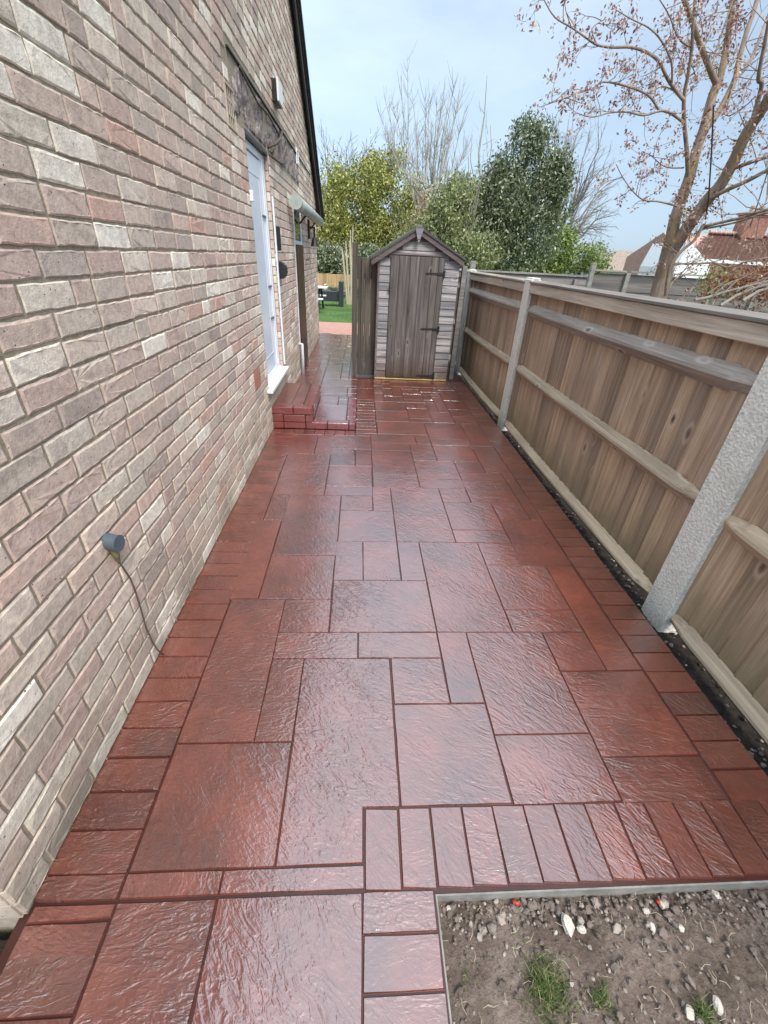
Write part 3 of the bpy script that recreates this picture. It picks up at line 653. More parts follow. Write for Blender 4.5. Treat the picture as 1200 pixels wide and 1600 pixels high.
# side wall boards
bb.build('wall_boards',SHEDB,sw)
sb=MB(); sb2=MB()
for k in range(16):
    z=.03+k*.0925; sb2.prism([(SX1-.015,z),(SX1+.006,z+.002),(SX1+.006,z+.016),(SX1-.002,z+.09),(SX1-.015,z+.0915)],'y',SY+.02,SY+1.5)
    sb.prism([(SX0+.015,z),(SX0-.006,z+.002),(SX0-.006,z+.016),(SX0+.002,z+.09),(SX0+.015,z+.0915)],'y',SY+.02,SY+1.5)
sb.build('side_boards',SHEDT,sw); sb2.build('side_boards',SHEDT,sw)
dd=MB(); xq=[DX0,.478,.622,.74,.90,.985,DX1]
for a,b in zip(xq,xq[1:]): dd.box(a+.0015,b-.0015,SY-.028+random.uniform(-.002,.002),SY-.006,.035+random.uniform(0,.012),1.535,b=.003)
sdoor=dd.build('shed_door',SHEDD,shed)
for zz in (1.36,.70,.075):
    h=MB(); h.prism([(DX1-.235,zz-.006),(DX1-.235,zz+.006),(DX1-.03,zz+.014),(DX1+.0,zz+.014),(DX1+.0,zz-.014),(DX1-.03,zz-.014)],'y',SY-.036,SY-.031); h.box(DX1+.002,DX1+.022,SY-.035,SY-.012,zz-.04,zz+.04,b=.002); h.tube([(DX1,SY-.038,zz-.035),(DX1,SY-.038,zz+.035)],.006,8); h.build('hinge',IRON,sdoor)
h=MB(); h.tube([(.408,SY-.033,.72),(.408,SY-.0305,.72)],.009,10); h.build('keyhole',IRON,sdoor)
h=MB(); h.box(.358,.378,SY-.04,SY-.029,1.14,1.185,b=.003); h.tube([(.368,SY-.05,1.155),(.368,SY-.038,1.155)],.012,8); h.build('turn_catch',IRON,sdoor)
tr_=MB(); tr_.box(.335,1.10,SY-.03,SY-.012,1.548,1.566,b=.002); tr_.build('door_head',SHEDT,shed)
ov=.075
sl_=(AP[1]-EZ)/(AP[0]-SX0); sr_=(AP[1]-EZ)/(SX1-AP[0])
XL,XR=.115,1.315
zL=AP[1]-(AP[0]-XL)*sl_; zR=AP[1]-(XR-AP[0])*sr_
rf=MB(); t=.026; rf.prism([(XL,zL+.03),(AP[0],AP[1]+.03),(XR,zR+.03),(XR,zR+.03+t),(AP[0],AP[1]+.03+t),(XL,zL+.03+t)],'y',SY-.075,SY+1.6); rf.build('shed_roof',FELT,shed)
bg_=MB(); bg_.prism([(XL+.02,zL-.03),(AP[0],AP[1]-.03),(AP[0],AP[1]+.029),(XL+.005,zL+.029)],'y',SY-.062,SY-.046); bg_.prism([(AP[0]+.001,AP[1]-.03),(XR-.02,zR-.03),(XR-.005,zR+.029),(AP[0]+.001,AP[1]+.029)],'y',SY-.062,SY-.046); bg_.build('bargeboard',SHEDT,shed)
fi=MB(); fi.prism([(AP[0]-.05,AP[1]+.03),(AP[0]-.02,AP[1]+.068),(AP[0]+.02,AP[1]+.068),(AP[0]+.05,AP[1]+.03),(AP[0]+.008,AP[1]-.115),(AP[0]-.008,AP[1]-.115)],'y',SY-.086,SY-.077); fi.build('finial',SHEDB,shed)
bs=MB(); bs.box(SX0-.006,SX1,SY-.016,SY+.02,.004,.026,b=.002); bs.build('base_batten',GOLD,shed)
cn=MB(); cn.box(SX0-.012,SX0+.012,SY-.018,SY-.013,.03,EZ,b=.001); cn.build('corner_trim',SHEDT,shed)
# post and fence piece between shed and path
gate=empty('side_gate',(.05,6.35,0),'narrow dark timber gate panel between the path and the shed','gate')
g=MB(); g.box(-.118,-.045,6.30,6.375,0,1.655,b=.004); gp=g.build('gate_post',GATEW,gate); gp['label']='tall dark square gate post'
g=MB(); xx=-.04
while xx<.2: g.box(xx,min(xx+.082,.205),6.335,6.353,.02,1.495,b=.002); xx+=.085
g.box(-.044,.205,6.356,6.39,.25,.33); g.box(-.044,.205,6.356,6.39,1.25,1.33); g.build('gate_boards',GATEW,gate)
g=MB(); g.box(.010,.022,6.318,6.333,.03,1.48); g.build('cover_strip',GATEW,gate)
po=MB(); po.box(1.335,1.40,6.35,6.42,-.05,1.46,b=.004); o=po.build('timber_post',GREYW); tag(o,'grey timber post in the gap between shed and fence','post')
# ---------------------------------------------------------------- soil patch contents
def blob(mb,c,r,sq=(1,1,.6),seg=7,c_=None,j=.28):
    vs=[];fs=[];rings=4; rz=random.uniform(0,6.28)
    for i in range(1,rings):
        ph=math.pi*i/rings
        for k in range(seg):
            a=2*math.pi*k/seg; q=r*(1+random.uniform(-j,j)); x=q*math.sin(ph)*math.cos(a)*sq[0]; y=q*math.sin(ph)*math.sin(a)*sq[1]
            vs.append((c[0]+x*math.cos(rz)-y*math.sin(rz),c[1]+x*math.sin(rz)+y*math.cos(rz),c[2]+q*math.cos(ph)*sq[2]))
    vs.append((c[0],c[1],c[2]+r*sq[2])); vs.append((c[0],c[1],c[2]-r*sq[2])); T,B_=len(vs)-2,len(vs)-1
    for k in range(seg): fs.append((T,k,(k+1)%seg)); fs.append((B_,(rings-2)*seg+(k+1)%seg,(rings-2)*seg+k))
    for i in range(rings-2):
        for k in range(seg): fs.append((i*seg+k,(i+1)*seg+k,(i+1)*seg+(k+1)%seg,i*seg+(k+1)%seg))
    mb.add(vs,fs,c_)
gr=MB()
for k in range(1900):
    x=random.uniform(.25,1.7); y=random.uniform(-.1,.43)
    if random.random()<.3: y=.43-abs(random.gauss(0,.04))
    if y>.43: continue
    r=random.choice([.0025,.003,.004,.005,.007]) if random.random()<.9 else random.uniform(.009,.014)
    blob(gr,(x,y,-.052+r*.25),r,(1,random.uniform(.6,1),.65),6)
for k in range(420):
    y=.5+random.random()**1.5*7; x=random.uniform(1.50,1.72); r=random.uniform(.004,.013); blob(gr,(x,y,-.108+r*.3),r,(1,.8,.6),6)
o=gr.build('gravel',STONE,fix=False); tag(o,kind='stuff')
def rock(name,x,y,r,sq,lab,mat=ROCK,cat='stone',grp='pale stones on the bare soil'):
    b=MB(); blob(b,(x,y,-.047+r*.3),r,sq,9,j=.16); o=b.build(name,mat,fix=True); tag(o,lab,cat,grp); return o
rock('stone',.604,.372,.021,(1.25,.8,.7),'largest pale chalky stone on the soil, left of a smaller one')
rock('stone',.640,.362,.013,(1,.8,.9),'small pointed pale stone touching the right end of the largest stone')
rock('stone',.925,.212,.015,(.8,1.3,.5),'flat pale pebble near the bottom right corner',STONE)
rock('stone',.845,.205,.012,(1.2,.9,.5),'smooth cream pebble beside a grass sprig',ROCK)
rock('stone',.665,.205,.010,(1,.9,.6),'rounded grey pebble right of the big grass tuft',STONE)
rock('red_fragment',.474,.424,.0095,(.7,1.2,.6),'bright red and orange plastic fragment by the concrete edge at left',REDP,'fragment','red scraps on the soil')
rock('red_fragment',.895,.412,.007,(.8,1.,.6),'small dull red fragment by the concrete edge at right',REDP,'fragment','red scraps on the soil')
def tuft(x,y,n,h,spread,lab):
    V=[];F=[];C=[]
    for k in range(n):
        a=random.uniform(0,6.28); r=abs(random.gauss(0,spread)); bx_,by_=x+math.cos(a)*r,y+math.sin(a)*r
        hh=h*random.uniform(.4,1.1); b=random.uniform(0,6.28); ln=random.uniform(.2,1.)*hh; wd=random.uniform(.0006,.0014)
        dx,dy=math.cos(b),math.sin(b); px_,py_=-dy*wd,dx*wd; i=len(V)
        for t,wf in ((0,1),(.4,.9),(.75,.6),(1,.08)):
            off=ln*t*t; zz=-.05+hh*(t-.25*t*t); V+= [(bx_+dx*off-px_*wf,by_+dy*off-py_*wf,zz),(bx_+dx*off+px_*wf,by_+dy*off+py_*wf,zz)]
        c=(random.random(),random.random(),0)
        for q in range(3): F.append((i+2*q,i+2*q+1,i+2*q+3,i+2*q+2)); C.append(c)
    o=np_mesh('grass_tuft',np.array(V),np.array(F),LF_GRS,None,np.array(C)); tag(o,lab,'grass tuft','grass tufts on the soil'); return o
tuft(.500,.258,800,.036,.036,'dense green grass tuft, the largest on the bare soil')
tuft(.635,.235,130,.028,.022,'thin grass tuft between the big tuft and the pebbles')
tuft(.880,.200,160,.030,.018,'small green sprig beside the cream pebble at the lower right')
tuft(.30,.28,60,.016,.03,'sparse brown grass wisps near the paving edge on the left')
st=MB()
for k in range(140):
    x,y=random.uniform(.26,1.2),random.uniform(.05,.43); a=random.uniform(0,6.28); l=random.uniform(.008,.035)
    st.tube([(x,y,-.044),(x+math.cos(a)*l*.5,y+math.sin(a)*l*.5,-.041),(x+math.cos(a+.3)*l,y+math.sin(a+.3)*l,-.045)],.0006,4)
o=st.build('dry_straw',STEM,fix=False); tag(o,kind='stuff')
# ---------------------------------------------------------------- trees
def leaves(name,mat,parent,pts,size,per=1,spread=.12,aspect=.45,droop=.3,bright=None):
    """leaf quads round every point (numpy n x 3)"""
    pts=np.repeat(np.asarray(pts,float),per,axis=0); n=len(pts)
    P=pts+rng.normal(0,spread,(n,3)); d=rng.normal(0,1,(n,3)); d[:,2]-=droop; d/=np.linalg.norm(d,axis=1)[:,None]
    s_=rng.normal(0,1,(n,3)); s_=np.cross(d,s_); s_/=np.linalg.norm(s_,axis=1)[:,None]+1e-9
    L_=size*rng.uniform(.6,1.3,n)[:,None]; W=L_*aspect*.5; nrm=np.cross(d,s_)
    a=P; b=P+d*L_*.5+s_*W+nrm*L_*.06; c=P+d*L_; e=P+d*L_*.5-s_*W+nrm*L_*.06
    V=np.stack([a,b,c,e],1).reshape(-1,3); F=np.arange(4*n).reshape(n,4)
    rn=rng.uniform(0,1,(n,3)); return np_mesh(name,V,F,mat,parent,rn)
def crown_pts(blobs,n,shell=.55):
    """points over overlapping lumpy ellipsoids (centre, radii)"""
    vol=np.array([b[1][0]*b[1][2] for b in blobs]); vol=vol/vol.sum(); out=[]
    for (c,r),f in zip(blobs,vol):
        k=int(n*f); d=rng.normal(0,1,(k,3)); d/=np.linalg.norm(d,axis=1)[:,None]
        lump=1+.16*np.sin(5*d[:,0]+c[0]*3)+.14*np.sin(7*d[:,2]+c[1])+.10*np.sin(11*d[:,1]+2*c[2]+4*d[:,0])
        q=(shell+(1-shell)*rng.uniform(0,1,k)**.6)*lump
        out.append(np.array(c)+d*q[:,None]*np.array(r))
    P=np.concatenate(out); s_=2.6/max(.35,float(np.mean([b[1][0] for b in blobs])))
    g=np.sin(P[:,0]*s_*1.7+1.3*np.sin(P[:,2]*s_*2.1))+np.sin(P[:,2]*s_*1.9+1.7*np.sin(P[:,1]*s_*1.5+2))+np.sin(P[:,1]*s_*1.6+P[:,0]*s_*2.3)
    return P[g+rng.normal(0,.5,len(P))>-.9]
def branchy(mb,p,d,l,r,depth,maxd,spread=.5,upb=.15,seg=5,tips=None,kids=(2,3),shrink=.72,minr=.004,wig=.12):
    p=Vector(p); d=Vector(d).normalized(); pts=[p.copy()]; rs=[r]; n=4
    for k in range(n):
        d=(d+Vector((random.gauss(0,wig),random.gauss(0,wig),random.gauss(0,wig)+upb*.3))).normalized(); p=p+d*l/n; pts.append(p.copy()); rs.append(max(minr,r*(1-.45*(k+1)/n)))
    mb.tube(pts,rs,max(3,seg-depth) if depth<3 else 3,cap=False)
    if depth>=maxd:
        if tips is not None: tips.append(tuple(p))
        return
    for k in range(random.randint(*kids)):
        i=random.randint(1,n) if k else n; q=pts[i]
        nd=(d+Vector((random.gauss(0,spread),random.gauss(0,spread),random.gauss(0,spread)*.7+upb))).normalized()
        branchy(mb,q,nd,l*shrink*random.uniform(.75,1.15),rs[i]*.72,depth+1,maxd,spread,upb,seg,tips,kids,shrink,minr,wig)
# yellow green evergreen on the left behind the shed
t=empty('evergreen_tree',(0,30,-.2),'large yellow-green leafy tree with glossy leaves behind the shed, left of centre','tree')
blobs=[((-2.17, 30.0, 2.48), (2.0, 2.0, 1.92)), ((-0.33, 30.0, 4.15), (2.0, 2.0, 2.42)), ((1.25, 30.17, 3.98), (1.92, 2.0, 2.25)), ((2.17, 30.5, 2.32), (2.0, 1.83, 2.17)), ((-0.33, 29.33, 1.82), (2.5, 1.5, 1.58)), ((-3.17, 30.0, 1.82), (1.83, 1.67, 1.5)), ((-5.0, 30.67, 2.65), (2.5, 1.67, 2.33)), ((0.83, 30.33, 5.65), (0.92, 1.0, 0.92)), ((-1.25, 30.0, 4.82), (0.67, 0.67, 0.75)), ((1.83, 30.0, 5.98), (0.58, 0.67, 0.83)), ((3.0, 30.0, 4.48), (0.67, 0.83, 0.83))]
leaves('crown',LF_YEL,t,crown_pts(blobs,34000,.35),.19,2,.17,.38,.9)
tr2=MB()
for k in range(9):
    x=-2.6+k*.64+random.uniform(-.1,.1)
    tr2.tube([(x*.6,29.9,-.2),(x*.8,30,.9),(x,30.2,3.0)],[.10,.08,.03],6)
for k in range(34): branchy(tr2,(random.uniform(-2.3,2.6),30.3,random.uniform(4.4,5.6)),(random.gauss(0,.35),0,1),1.05,.022,1,3,.45,.15,4,None,(2,3),.7,.009)
tr2.build('trunk',BARKG,t,fix=False)
cs=MB()
for (x0,x1_,h) in ((.18,.0,1.9),(.10,.02,2.2),(.02,.10,2.3),(-.06,-.22,1.9),(.22,.30,1.8),(-.16,-.42,1.7)):
    bx0=-.38+x0*.6; cs.tube([(bx0,16.9,-.05),(bx0+(x1_-x0)*.3,16.9,.7),(bx0+(x1_-x0)*.6,16.95,1.4),(bx0+(x1_-x0)*.8,17.0,h)],[.045,.035,.03,.015],7)
o=cs.build('shrub_stems',STEM); tag(o,'clump of pale bare stems rising in front of the tan fence','shrub')
# dark leaves stand in for the tree's shaded lower foliage behind tan fence
o=leaves('shade_dark_hedge',LF_DRK,None,crown_pts([((-2.0,22.4,1.1),(2.0,.8,.8)),((0,22.4,1.1),(1.6,.8,.8))],5000,.3),.16,2,.08); tag(o,'low hedge of dark leaves painting shaded foliage just above the tan fence','hedge')
# bare upright tree
t=empty('bare_tree',(2.6,24,-.2),'tall pale bare tree with many upright shoots behind the shed','tree')
b=MB(); base=Vector((2.5,24,-.2)); hub=at(665,300,24)
b.tube([base,Vector((2.5,24,1.6)),at(652,350,24),hub],[.22,.2,.17,.13],8)
tops=[(600,150),(612,160),(626,118),(636,85),(643,140),(652,200),(664,150),(672,145),(683,150),(688,170),(696,128),(702,150),(711,125),(718,160),(727,118),(730,165),(737,215),(728,240),(597,205),(590,170),(700,200),(675,190),(660,230),(645,240)]
for (x,y) in tops:
    st_=at(random.uniform(648,680),random.uniform(270,360),24+random.uniform(-.6,.6)); tp=at(x,y,24+random.uniform(-.9,.9))
    mid=st_.lerp(tp,.35)+Vector(((tp.x-st_.x)*.28,0,-.15)); m2=st_.lerp(tp,.7)+Vector(((tp.x-st_.x)*.1,random.uniform(-.1,.1),0))
    pts=[st_,mid,m2,tp]; b.tube(pts,[.05,.032,.02,.008],4,cap=False)
    for q in range(26):
        f=random.uniform(.2,.97); s0=st_.lerp(mid,f/.35) if f<.35 else (mid.lerp(m2,(f-.35)/.35) if f<.7 else m2.lerp(tp,(f-.7)/.3))
        dd_=Vector((random.gauss(0,.38),random.gauss(0,.3),1)).normalized(); l=random.uniform(.3,.9); 
        e=s0+dd_*l; b.tube([s0,s0.lerp(e,.5)+Vector((dd_.x*.08,0,0)),e],[.010,.008,.004],3,cap=False)
b.build('trunk',BARKP,t,fix=False)
t2=empty('bare_pole_tree',(4.4,22,-.2),'single slender bare leader rising left of the dark evergreen','tree')
b=MB(); b.tube([at(750,400,22),at(752,300,22),at(748,240,22),at(757,180,22),at(761,118,22)],[.05,.045,.035,.025,.01],6)
b.tube([at(760,280,22),at(768,230,22),at(766,195,22)],[.03,.02,.008],5); b.tube([at(745,300,22),at(735,250,22),at(738,210,22)],[.03,.02,.008],5)
for q in range(26):
    s0=at(random.uniform(748,764),random.uniform(170,330),22); e=s0+Vector((random.gauss(0,.25),0,random.uniform(.2,.6))); b.tube([s0,e],[.012,.004],3,cap=False)
b.build('trunk',BARKP,t2,fix=False)
# dark evergreen
t=empty('dark_evergreen_tree',(4.8,17,-.2),'tall dark glossy evergreen tree rising beyond the fence, right of centre','tree')
def B(px,py,Y,rx,ry,rz): c=at(px,py,Y); return (tuple(c),(rx,ry,rz))
blobs=[B(820,215,17,.42,.5,.55),B(838,222,17,.40,.5,.55),B(862,258,17,.55,.6,.5),B(872,285,17,.42,.5,.5),B(795,262,17,.55,.6,.55),B(770,285,17,.45,.5,.5),B(850,310,17,.80,.9,.8),B(790,330,17,1.2,1.1,1.1),B(750,320,17,.8,.9,.8),B(740,370,16.8,1.1,1,.8),B(815,365,17,1.15,1.1,1.0),B(790,400,16.8,1.3,1,.6),B(865,275,17,.4,.5,.5)]
leaves('crown',LF_DRK,t,crown_pts(blobs,27000,.42),.12,2,.13,.40,.8)
b=MB(); b.tube([(4.6,17,-.2),(4.7,17,1.5),(4.9,17,3),at(830,230,17)],[.2,.17,.1,.03],8)
for k in range(60):
    p=Vector((random.uniform(3.4,5.8),17,random.uniform(1.6,3.8))); branchy(b,p,(random.gauss(0,1),random.gauss(0,.5),.5),.7,.03,1,2,.5,.1,4)
b.build('trunk',BARKG,t,fix=False)
t=empty('olive_shrub',(2.8,15,-.2),'paler olive-green bush between the shed roof and the dark evergreen','bush')
leaves('crown',LF_OLV,t,crown_pts([B(700,330,15.5,.75,.8,.75),B(680,370,15.5,.9,.8,.8),B(735,395,15,.85,.7,.6),B(720,300,16,.5,.6,.45),B(655,400,15.5,.8,.7,.6)],12000,.45),.11,2,.10,.38,.9)
b=MB()
for k in range(12): x=2.2+k*.12; b.tube([(2.6,15.3,-.2),(x,15.4,1.2),(x+random.gauss(0,.3),15.4,3.2+random.uniform(0,.9))],[.04,.03,.008],5)
b.build('trunk',BARKG,t,fix=False)
# coral shrub behind
t=empty('coral_shrub',(3.1,21,-.2),'small coral-pink budding shrub showing just above the shed roof','bush')
leaves('crown',LF_COR,t,crown_pts([B(668,335,21,.62,.5,.75),B(655,355,21,.5,.5,.5)],1500,.2),.10,2,.08)
b=MB(); branchy(b,(3.0,21,-.2),(0,0,1),2.4,.07,0,3,.3,.4,6); b.build('trunk',BARKG,t,fix=False)
# large faint bare tree
t=empty('spreading_bare_tree',(11,28,-.2),'wide bare grey tree with a fan of fine twigs right of the dark evergreen','tree')
b=MB(); root=Vector(at(838,402,28)); root.z=-.2
hub=at(842,395,28); b.tube([root,hub,at(868,360,28)],[.3,.24,.2],8)
fan=[(870,185),(890,178),(910,190),(925,205),(940,225),(952,250),(958,280),(955,310),(948,335),(935,355),(855,200),(900,220),(930,260),(920,300),(880,240),(845,230),(940,300),(910,340),(868,215)]
for (x,y) in fan:
    s0=at(random.uniform(845,875),random.uniform(345,395),28); e=at(x,y,28+random.uniform(-2,2)); mid=s0.lerp(e,.45)+Vector((.25,0,-.35)); m2=s0.lerp(e,.75)
    b.tube([s0,mid,m2,e],[.08,.05,.028,.008],4,cap=False)
    for q in range(15):
        f=random.uniform(.2,.95); p=s0.lerp(mid,f/.45) if f<.45 else (mid.lerp(m2,(f-.45)/.3) if f<.75 else m2.lerp(e,(f-.75)/.25))
        dr=((e-s0).normalized()+Vector((random.gauss(0,.35),random.gauss(0,.3),random.gauss(0,.3)+.1))).normalized(); l=random.uniform(.5,1.5)
        e2=p+dr*l; b.tube([p,p.lerp(e2,.5),e2],[.016,.012,.005],3,cap=False)
        for w_ in range(4):
            f2=random.uniform(.3,1); p2=p.lerp(e2,f2); d2=(dr+Vector((random.gauss(0,.5),random.gauss(0,.3),random.gauss(0,.4)))).normalized(); b.tube([p2,p2+d2*random.uniform(.2,.6)],[.008,.004],3,cap=False)
b.build('trunk',BARKG,t,fix=False)
t=empty('lime_bush',(9.7,22,-.2),'pale lime-green bush low beyond the far fence','bush')
leaves('crown',LF_LIM,t,crown_pts([B(868,395,22,1.0,.9,.95),B(900,405,22,1.1,.9,.7),B(850,415,22,1.,.8,.6),B(928,412,22,.7,.7,.45),B(880,375,22,.6,.6,.5)],7000,.4),.13,2,.09)
b=MB(); 
for k in range(7): branchy(b,(9.3+k*.2,22,-.2),(random.gauss(0,.2),0,1),1.5,.04,1,3,.4,.3,5)
b.build('trunk',BARKG,t,fix=False)
t=empty('green_shrub',(11,23,-.2),'thin blue-green shrub left of the brown-roofed bungalow','bush')
leaves('crown',LF_OLV,t,crown_pts([B(935,405,23,.55,.6,.7)],700,.2),.12,2,.1)
b=MB(); branchy(b,(11.2,23,-.2),(0,0,1),1.7,.05,0,3,.4,.3,5); b.build('trunk',BARKG,t,fix=False)
t=empty('pale_background_tree',(-2.7,40,-.2),'hazy light green tree top behind the yellow-green tree at far left','tree')
leaves('crown',LF_LIM,t,crown_pts([B(510,330,40,2.1,1.3,1.9),B(535,310,40,1.6,1.3,1.6)],3000,.3),.21,2,.1)
b=MB(); b.tube([(-2.7,40,-.2),(-2.6,40,4)],[.2,.1],6)
for k in range(26): branchy(b,(random.uniform(-3,1.6),39,random.uniform(4.0,5.4)),(random.gauss(0,.4),0,1),1.0,.02,1,3,.5,.2,4)
b.build('trunk',BARKG,t,fix=False)
# ---- blossoming maple to the right
mp_=empty('budding_maple',(3.05,4.75,-.2),'leaning maple with pale forked trunk and pinkish young leaves behind the right fence','tree')
K=.0070/1  # metres per photo pixel at the tree's distance
tb=MB(); TY=4.75; px=lambda r:r*TY/FPX*.62
def limb(pl,r0,r1,dy0=0,dy1=0,seg=9,wig=0):
    n=len(pl); pts=[];rs=[]
    for i,(x,y) in enumerate(pl):
        f=i/(n-1); pts.append(at(x,y,TY+dy0+(dy1-dy0)*f+(random.gauss(0,wig) if 0<i<n-1 else 0))); rs.append(px(r0+(r1-r0)*f))
    # smooth by subdivision
    P=[];Q=[]
    for i in range(n-1):
        for k in range(4):
            t_=k/4; p0=pts[max(i-1,0)];p1=pts[i];p2=pts[i+1];p3=pts[min(i+2,n-1)]
            P.append(.5*((2*p1)+(p2-p0)*t_+(2*p0-5*p1+4*p2-p3)*t_*t_+(3*p1-p0-3*p2+p3)*t_**3)); Q.append(rs[i]*(1-t_)+rs[i+1]*t_)
    P.append(pts[-1]);Q.append(rs[-1]); tb.tube(P,Q,seg,cap=False); return P,Q
LM=[]
foot=at(1022,485,TY)
tb.tube([Vector((foot.x-.12,TY,-.3)),Vector((foot.x-.05,TY,.7)),at(1028,466,TY),at(1036,432,TY)],[px(24),px(21),px(19),px(18)],12,cap=False)
LM.append(limb([(1036,432),(1044,400),(1051,370)],18,15,0,0,12))
LM.append(limb([(1046,395),(1053,350),(1063,317),(1077,277),(1088,235),(1100,200),(1113,150),(1123,127)],12.5,7.5,0,.25,12))
LM.append(limb([(1123,130),(1133,83),(1143,17),(1147,-40)],6.5,4,.25,.4))
LM.append(limb([(1121,135),(1110,110),(1093,67),(1078,25),(1062,-20)],5.5,3.5,.25,-.1))
LM.append(limb([(1100,205),(1120,180),(1147,127),(1153,100),(1165,55),(1180,10),(1188,-30)],6,3.5,.2,.6))
LM.append(limb([(1150,122),(1170,100),(1187,60),(1202,20)],3.5,2.5,.5,.8))
LM.append(limb([(1075,275),(1073,233),(1069,190),(1069,150),(1075,117),(1081,75),(1083,30),(1088,-20)],4.2,2,.0,-.3))
LM.append(limb([(1046,400),(1063,372),(1087,337),(1107,310),(1127,287),(1147,250),(1167,207),(1187,177),(1204,148),(1225,110)],13,7.5,0,-.5,12))
LM.append(limb([(1172,200),(1190,135),(1185,123),(1193,77),(1202,30)],4,2.5,-.3,-.5))
LM.append(limb([(1107,312),(1133,298),(1167,283),(1195,268),(1230,250)],4,3,-.2,-.6))
LM.append(limb([(1150,262),(1177,252),(1200,245),(1240,235)],3.5,2.5,-.3,-.6))
LM.append(limb([(1095,355),(1133,346),(1160,340),(1180,333),(1205,327),(1240,318)],3,2.2,-.1,-.7))
LM.append(limb([(1097,358),(1130,352),(1158,345),(1182,337),(1205,331)],2,1.5,-.1,-.5))
LM.append(limb([(1040,462),(1044,430),(1050,412),(1065,392),(1084,376),(1100,350)],4,2.5,-.15,-.2))
LM.append(limb([(1050,412),(1087,412),(1117,411),(1137,418),(1170,408),(1205,402)],2,1.4,-.1,-.4))
LM.append(limb([(1033,470),(1048,445),(1063,432),(1085,425)],4,1.5,.1,.3))
tw=[]
def tl(*a,**k): r=limb(*a,**k); LM.append(r); tw.append(r[0]); return r
tl([(1069,157),(1057,143),(1043,123),(1030,97),(1013,83),(987,74),(957,74),(933,70),(913,57),(893,43),(867,27),(850,0)],3,.7,-.2,-.7,6,.02)
tl([(1069,192),(1050,178),(1033,173),(1007,180),(980,175),(953,176),(925,183),(900,176)],2.6,.6,-.1,-.6,6,.02)
tl([(1030,173),(1017,153),(1000,142),(973,133),(943,128),(927,137),(900,147),(870,158),(843,167)],2,.6,-.25,-.8,6,.02)
tl([(1050,130),(1049,97),(1033,63),(1013,43),(987,30),(962,15)],1.8,.6,-.3,-.6,6)
tl([(1092,334),(1060,323),(1030,315),(1007,313),(990,300),(973,277),(963,257)],2,.6,0,-.5,6)
tl([(1068,262),(1047,262),(1033,257),(1017,243),(1003,237)],1.5,.5,0,-.3,6)
tl([(1081,75),(1060,60),(1047,27),(1033,3),(1020,-15)],1.6,.6,-.2,-.5,6)
tl([(1057,143),(1035,135),(1013,146),(992,138)],1.2,.5,-.2,-.4,5)
tl([(1076,120),(1092,105),(1093,80),(1105,60)],1.4,.6,-.1,.1,5)
tl([(893,43),(885,20),(882,2)],.9,.5,-.6,-.6,5); tl([(933,70),(925,45),(945,30)],1,.5,-.5,-.5,5)
tl([(1110,110),(1125,60),(1140,15),(1150,-10)],1.6,.8,.2,.3,5)
tl([(1147,127),(1135,180),(1165,165),(1180,150)],1.6,.8,.3,0,5)
tips=[]
allp=[p for pts,_ in LM[1:] for p in pts[2:]]
def twig(p,d,l,r,depth=0):
    p=Vector(p); d=Vector(d).normalized(); pts=[p]
    for k in range(3): d=(d+Vector((random.gauss(0,.25),random.gauss(0,.25),random.gauss(0,.2)+.08))).normalized(); p=p+d*l/3; pts.append(p)
    tb.tube(pts,[r,r*.8,r*.6,r*.35],3,cap=False); tips.append(tuple(p))
    if depth<2:
        for k in range(random.randint(1,2)): q=random.choice(pts[1:]); twig(q,d+Vector((random.gauss(0,.7),random.gauss(0,.6),random.gauss(0,.6))),l*.6,r*.65,depth+1)
for P in tw:
    for i in range(3,len(P)):
        if random.random()<.40: twig(P[i],(random.gauss(0,.8),random.gauss(0,.5),random.gauss(0,.7)),random.uniform(.08,.22),.0035)
    tips.append(tuple(P[-1]))
for (pts,_) in LM[2:16]:
    for p in pts[2:]:
        if random.random()<.30: twig(p,(random.gauss(0,1),random.gauss(0,.7),random.gauss(.1,.6)),random.uniform(.15,.45),.005)
for k in range(60):     # the denser right-hand side, out of the picture too
    p=random.choice(allp)
    if p.x>3.3: twig(p,(random.gauss(.2,1),random.gauss(0,.7),random.gauss(.1,.6)),random.uniform(.25,.6),.005)
tb.build('trunk',BARK,mp_,True,fix=False)
T=np.array(tips); leaves('crown',LF_PNK,mp_,T,.027,9,.020,.5,.8)
# moss-like ochre shoots on the trunk
ep=[]
for (pts,_) in (LM[1],LM[2],LM[7]):
    for p in pts[3:]:
        if random.random()<.4: ep+= [tuple(Vector(p)+Vector((random.gauss(0,.035),random.gauss(-.05,.03),random.gauss(0,.05)))) for _ in range(16)]
tag(leaves('shoots',LF_RED,mp_,np.array(ep),.032,2,.02,.4,.2),kind='stuff')
b=MB(); b.tube([at(1115,165,4.4),at(1112,233,4.42),at(1107,313,4.45),at(1102,343,4.5)],.006,6); o=b.build('rope',BLACK); tag(o,'thin dark rope hanging from the maple fork','rope')
b=MB(); b.tube([at(1199,270,4.4),at(1185,315,4.42),at(1172,355,4.45)],.005,6); o=b.build('rope',GREYP); tag(o,'thin grey cord hanging at the far right of the maple','rope')
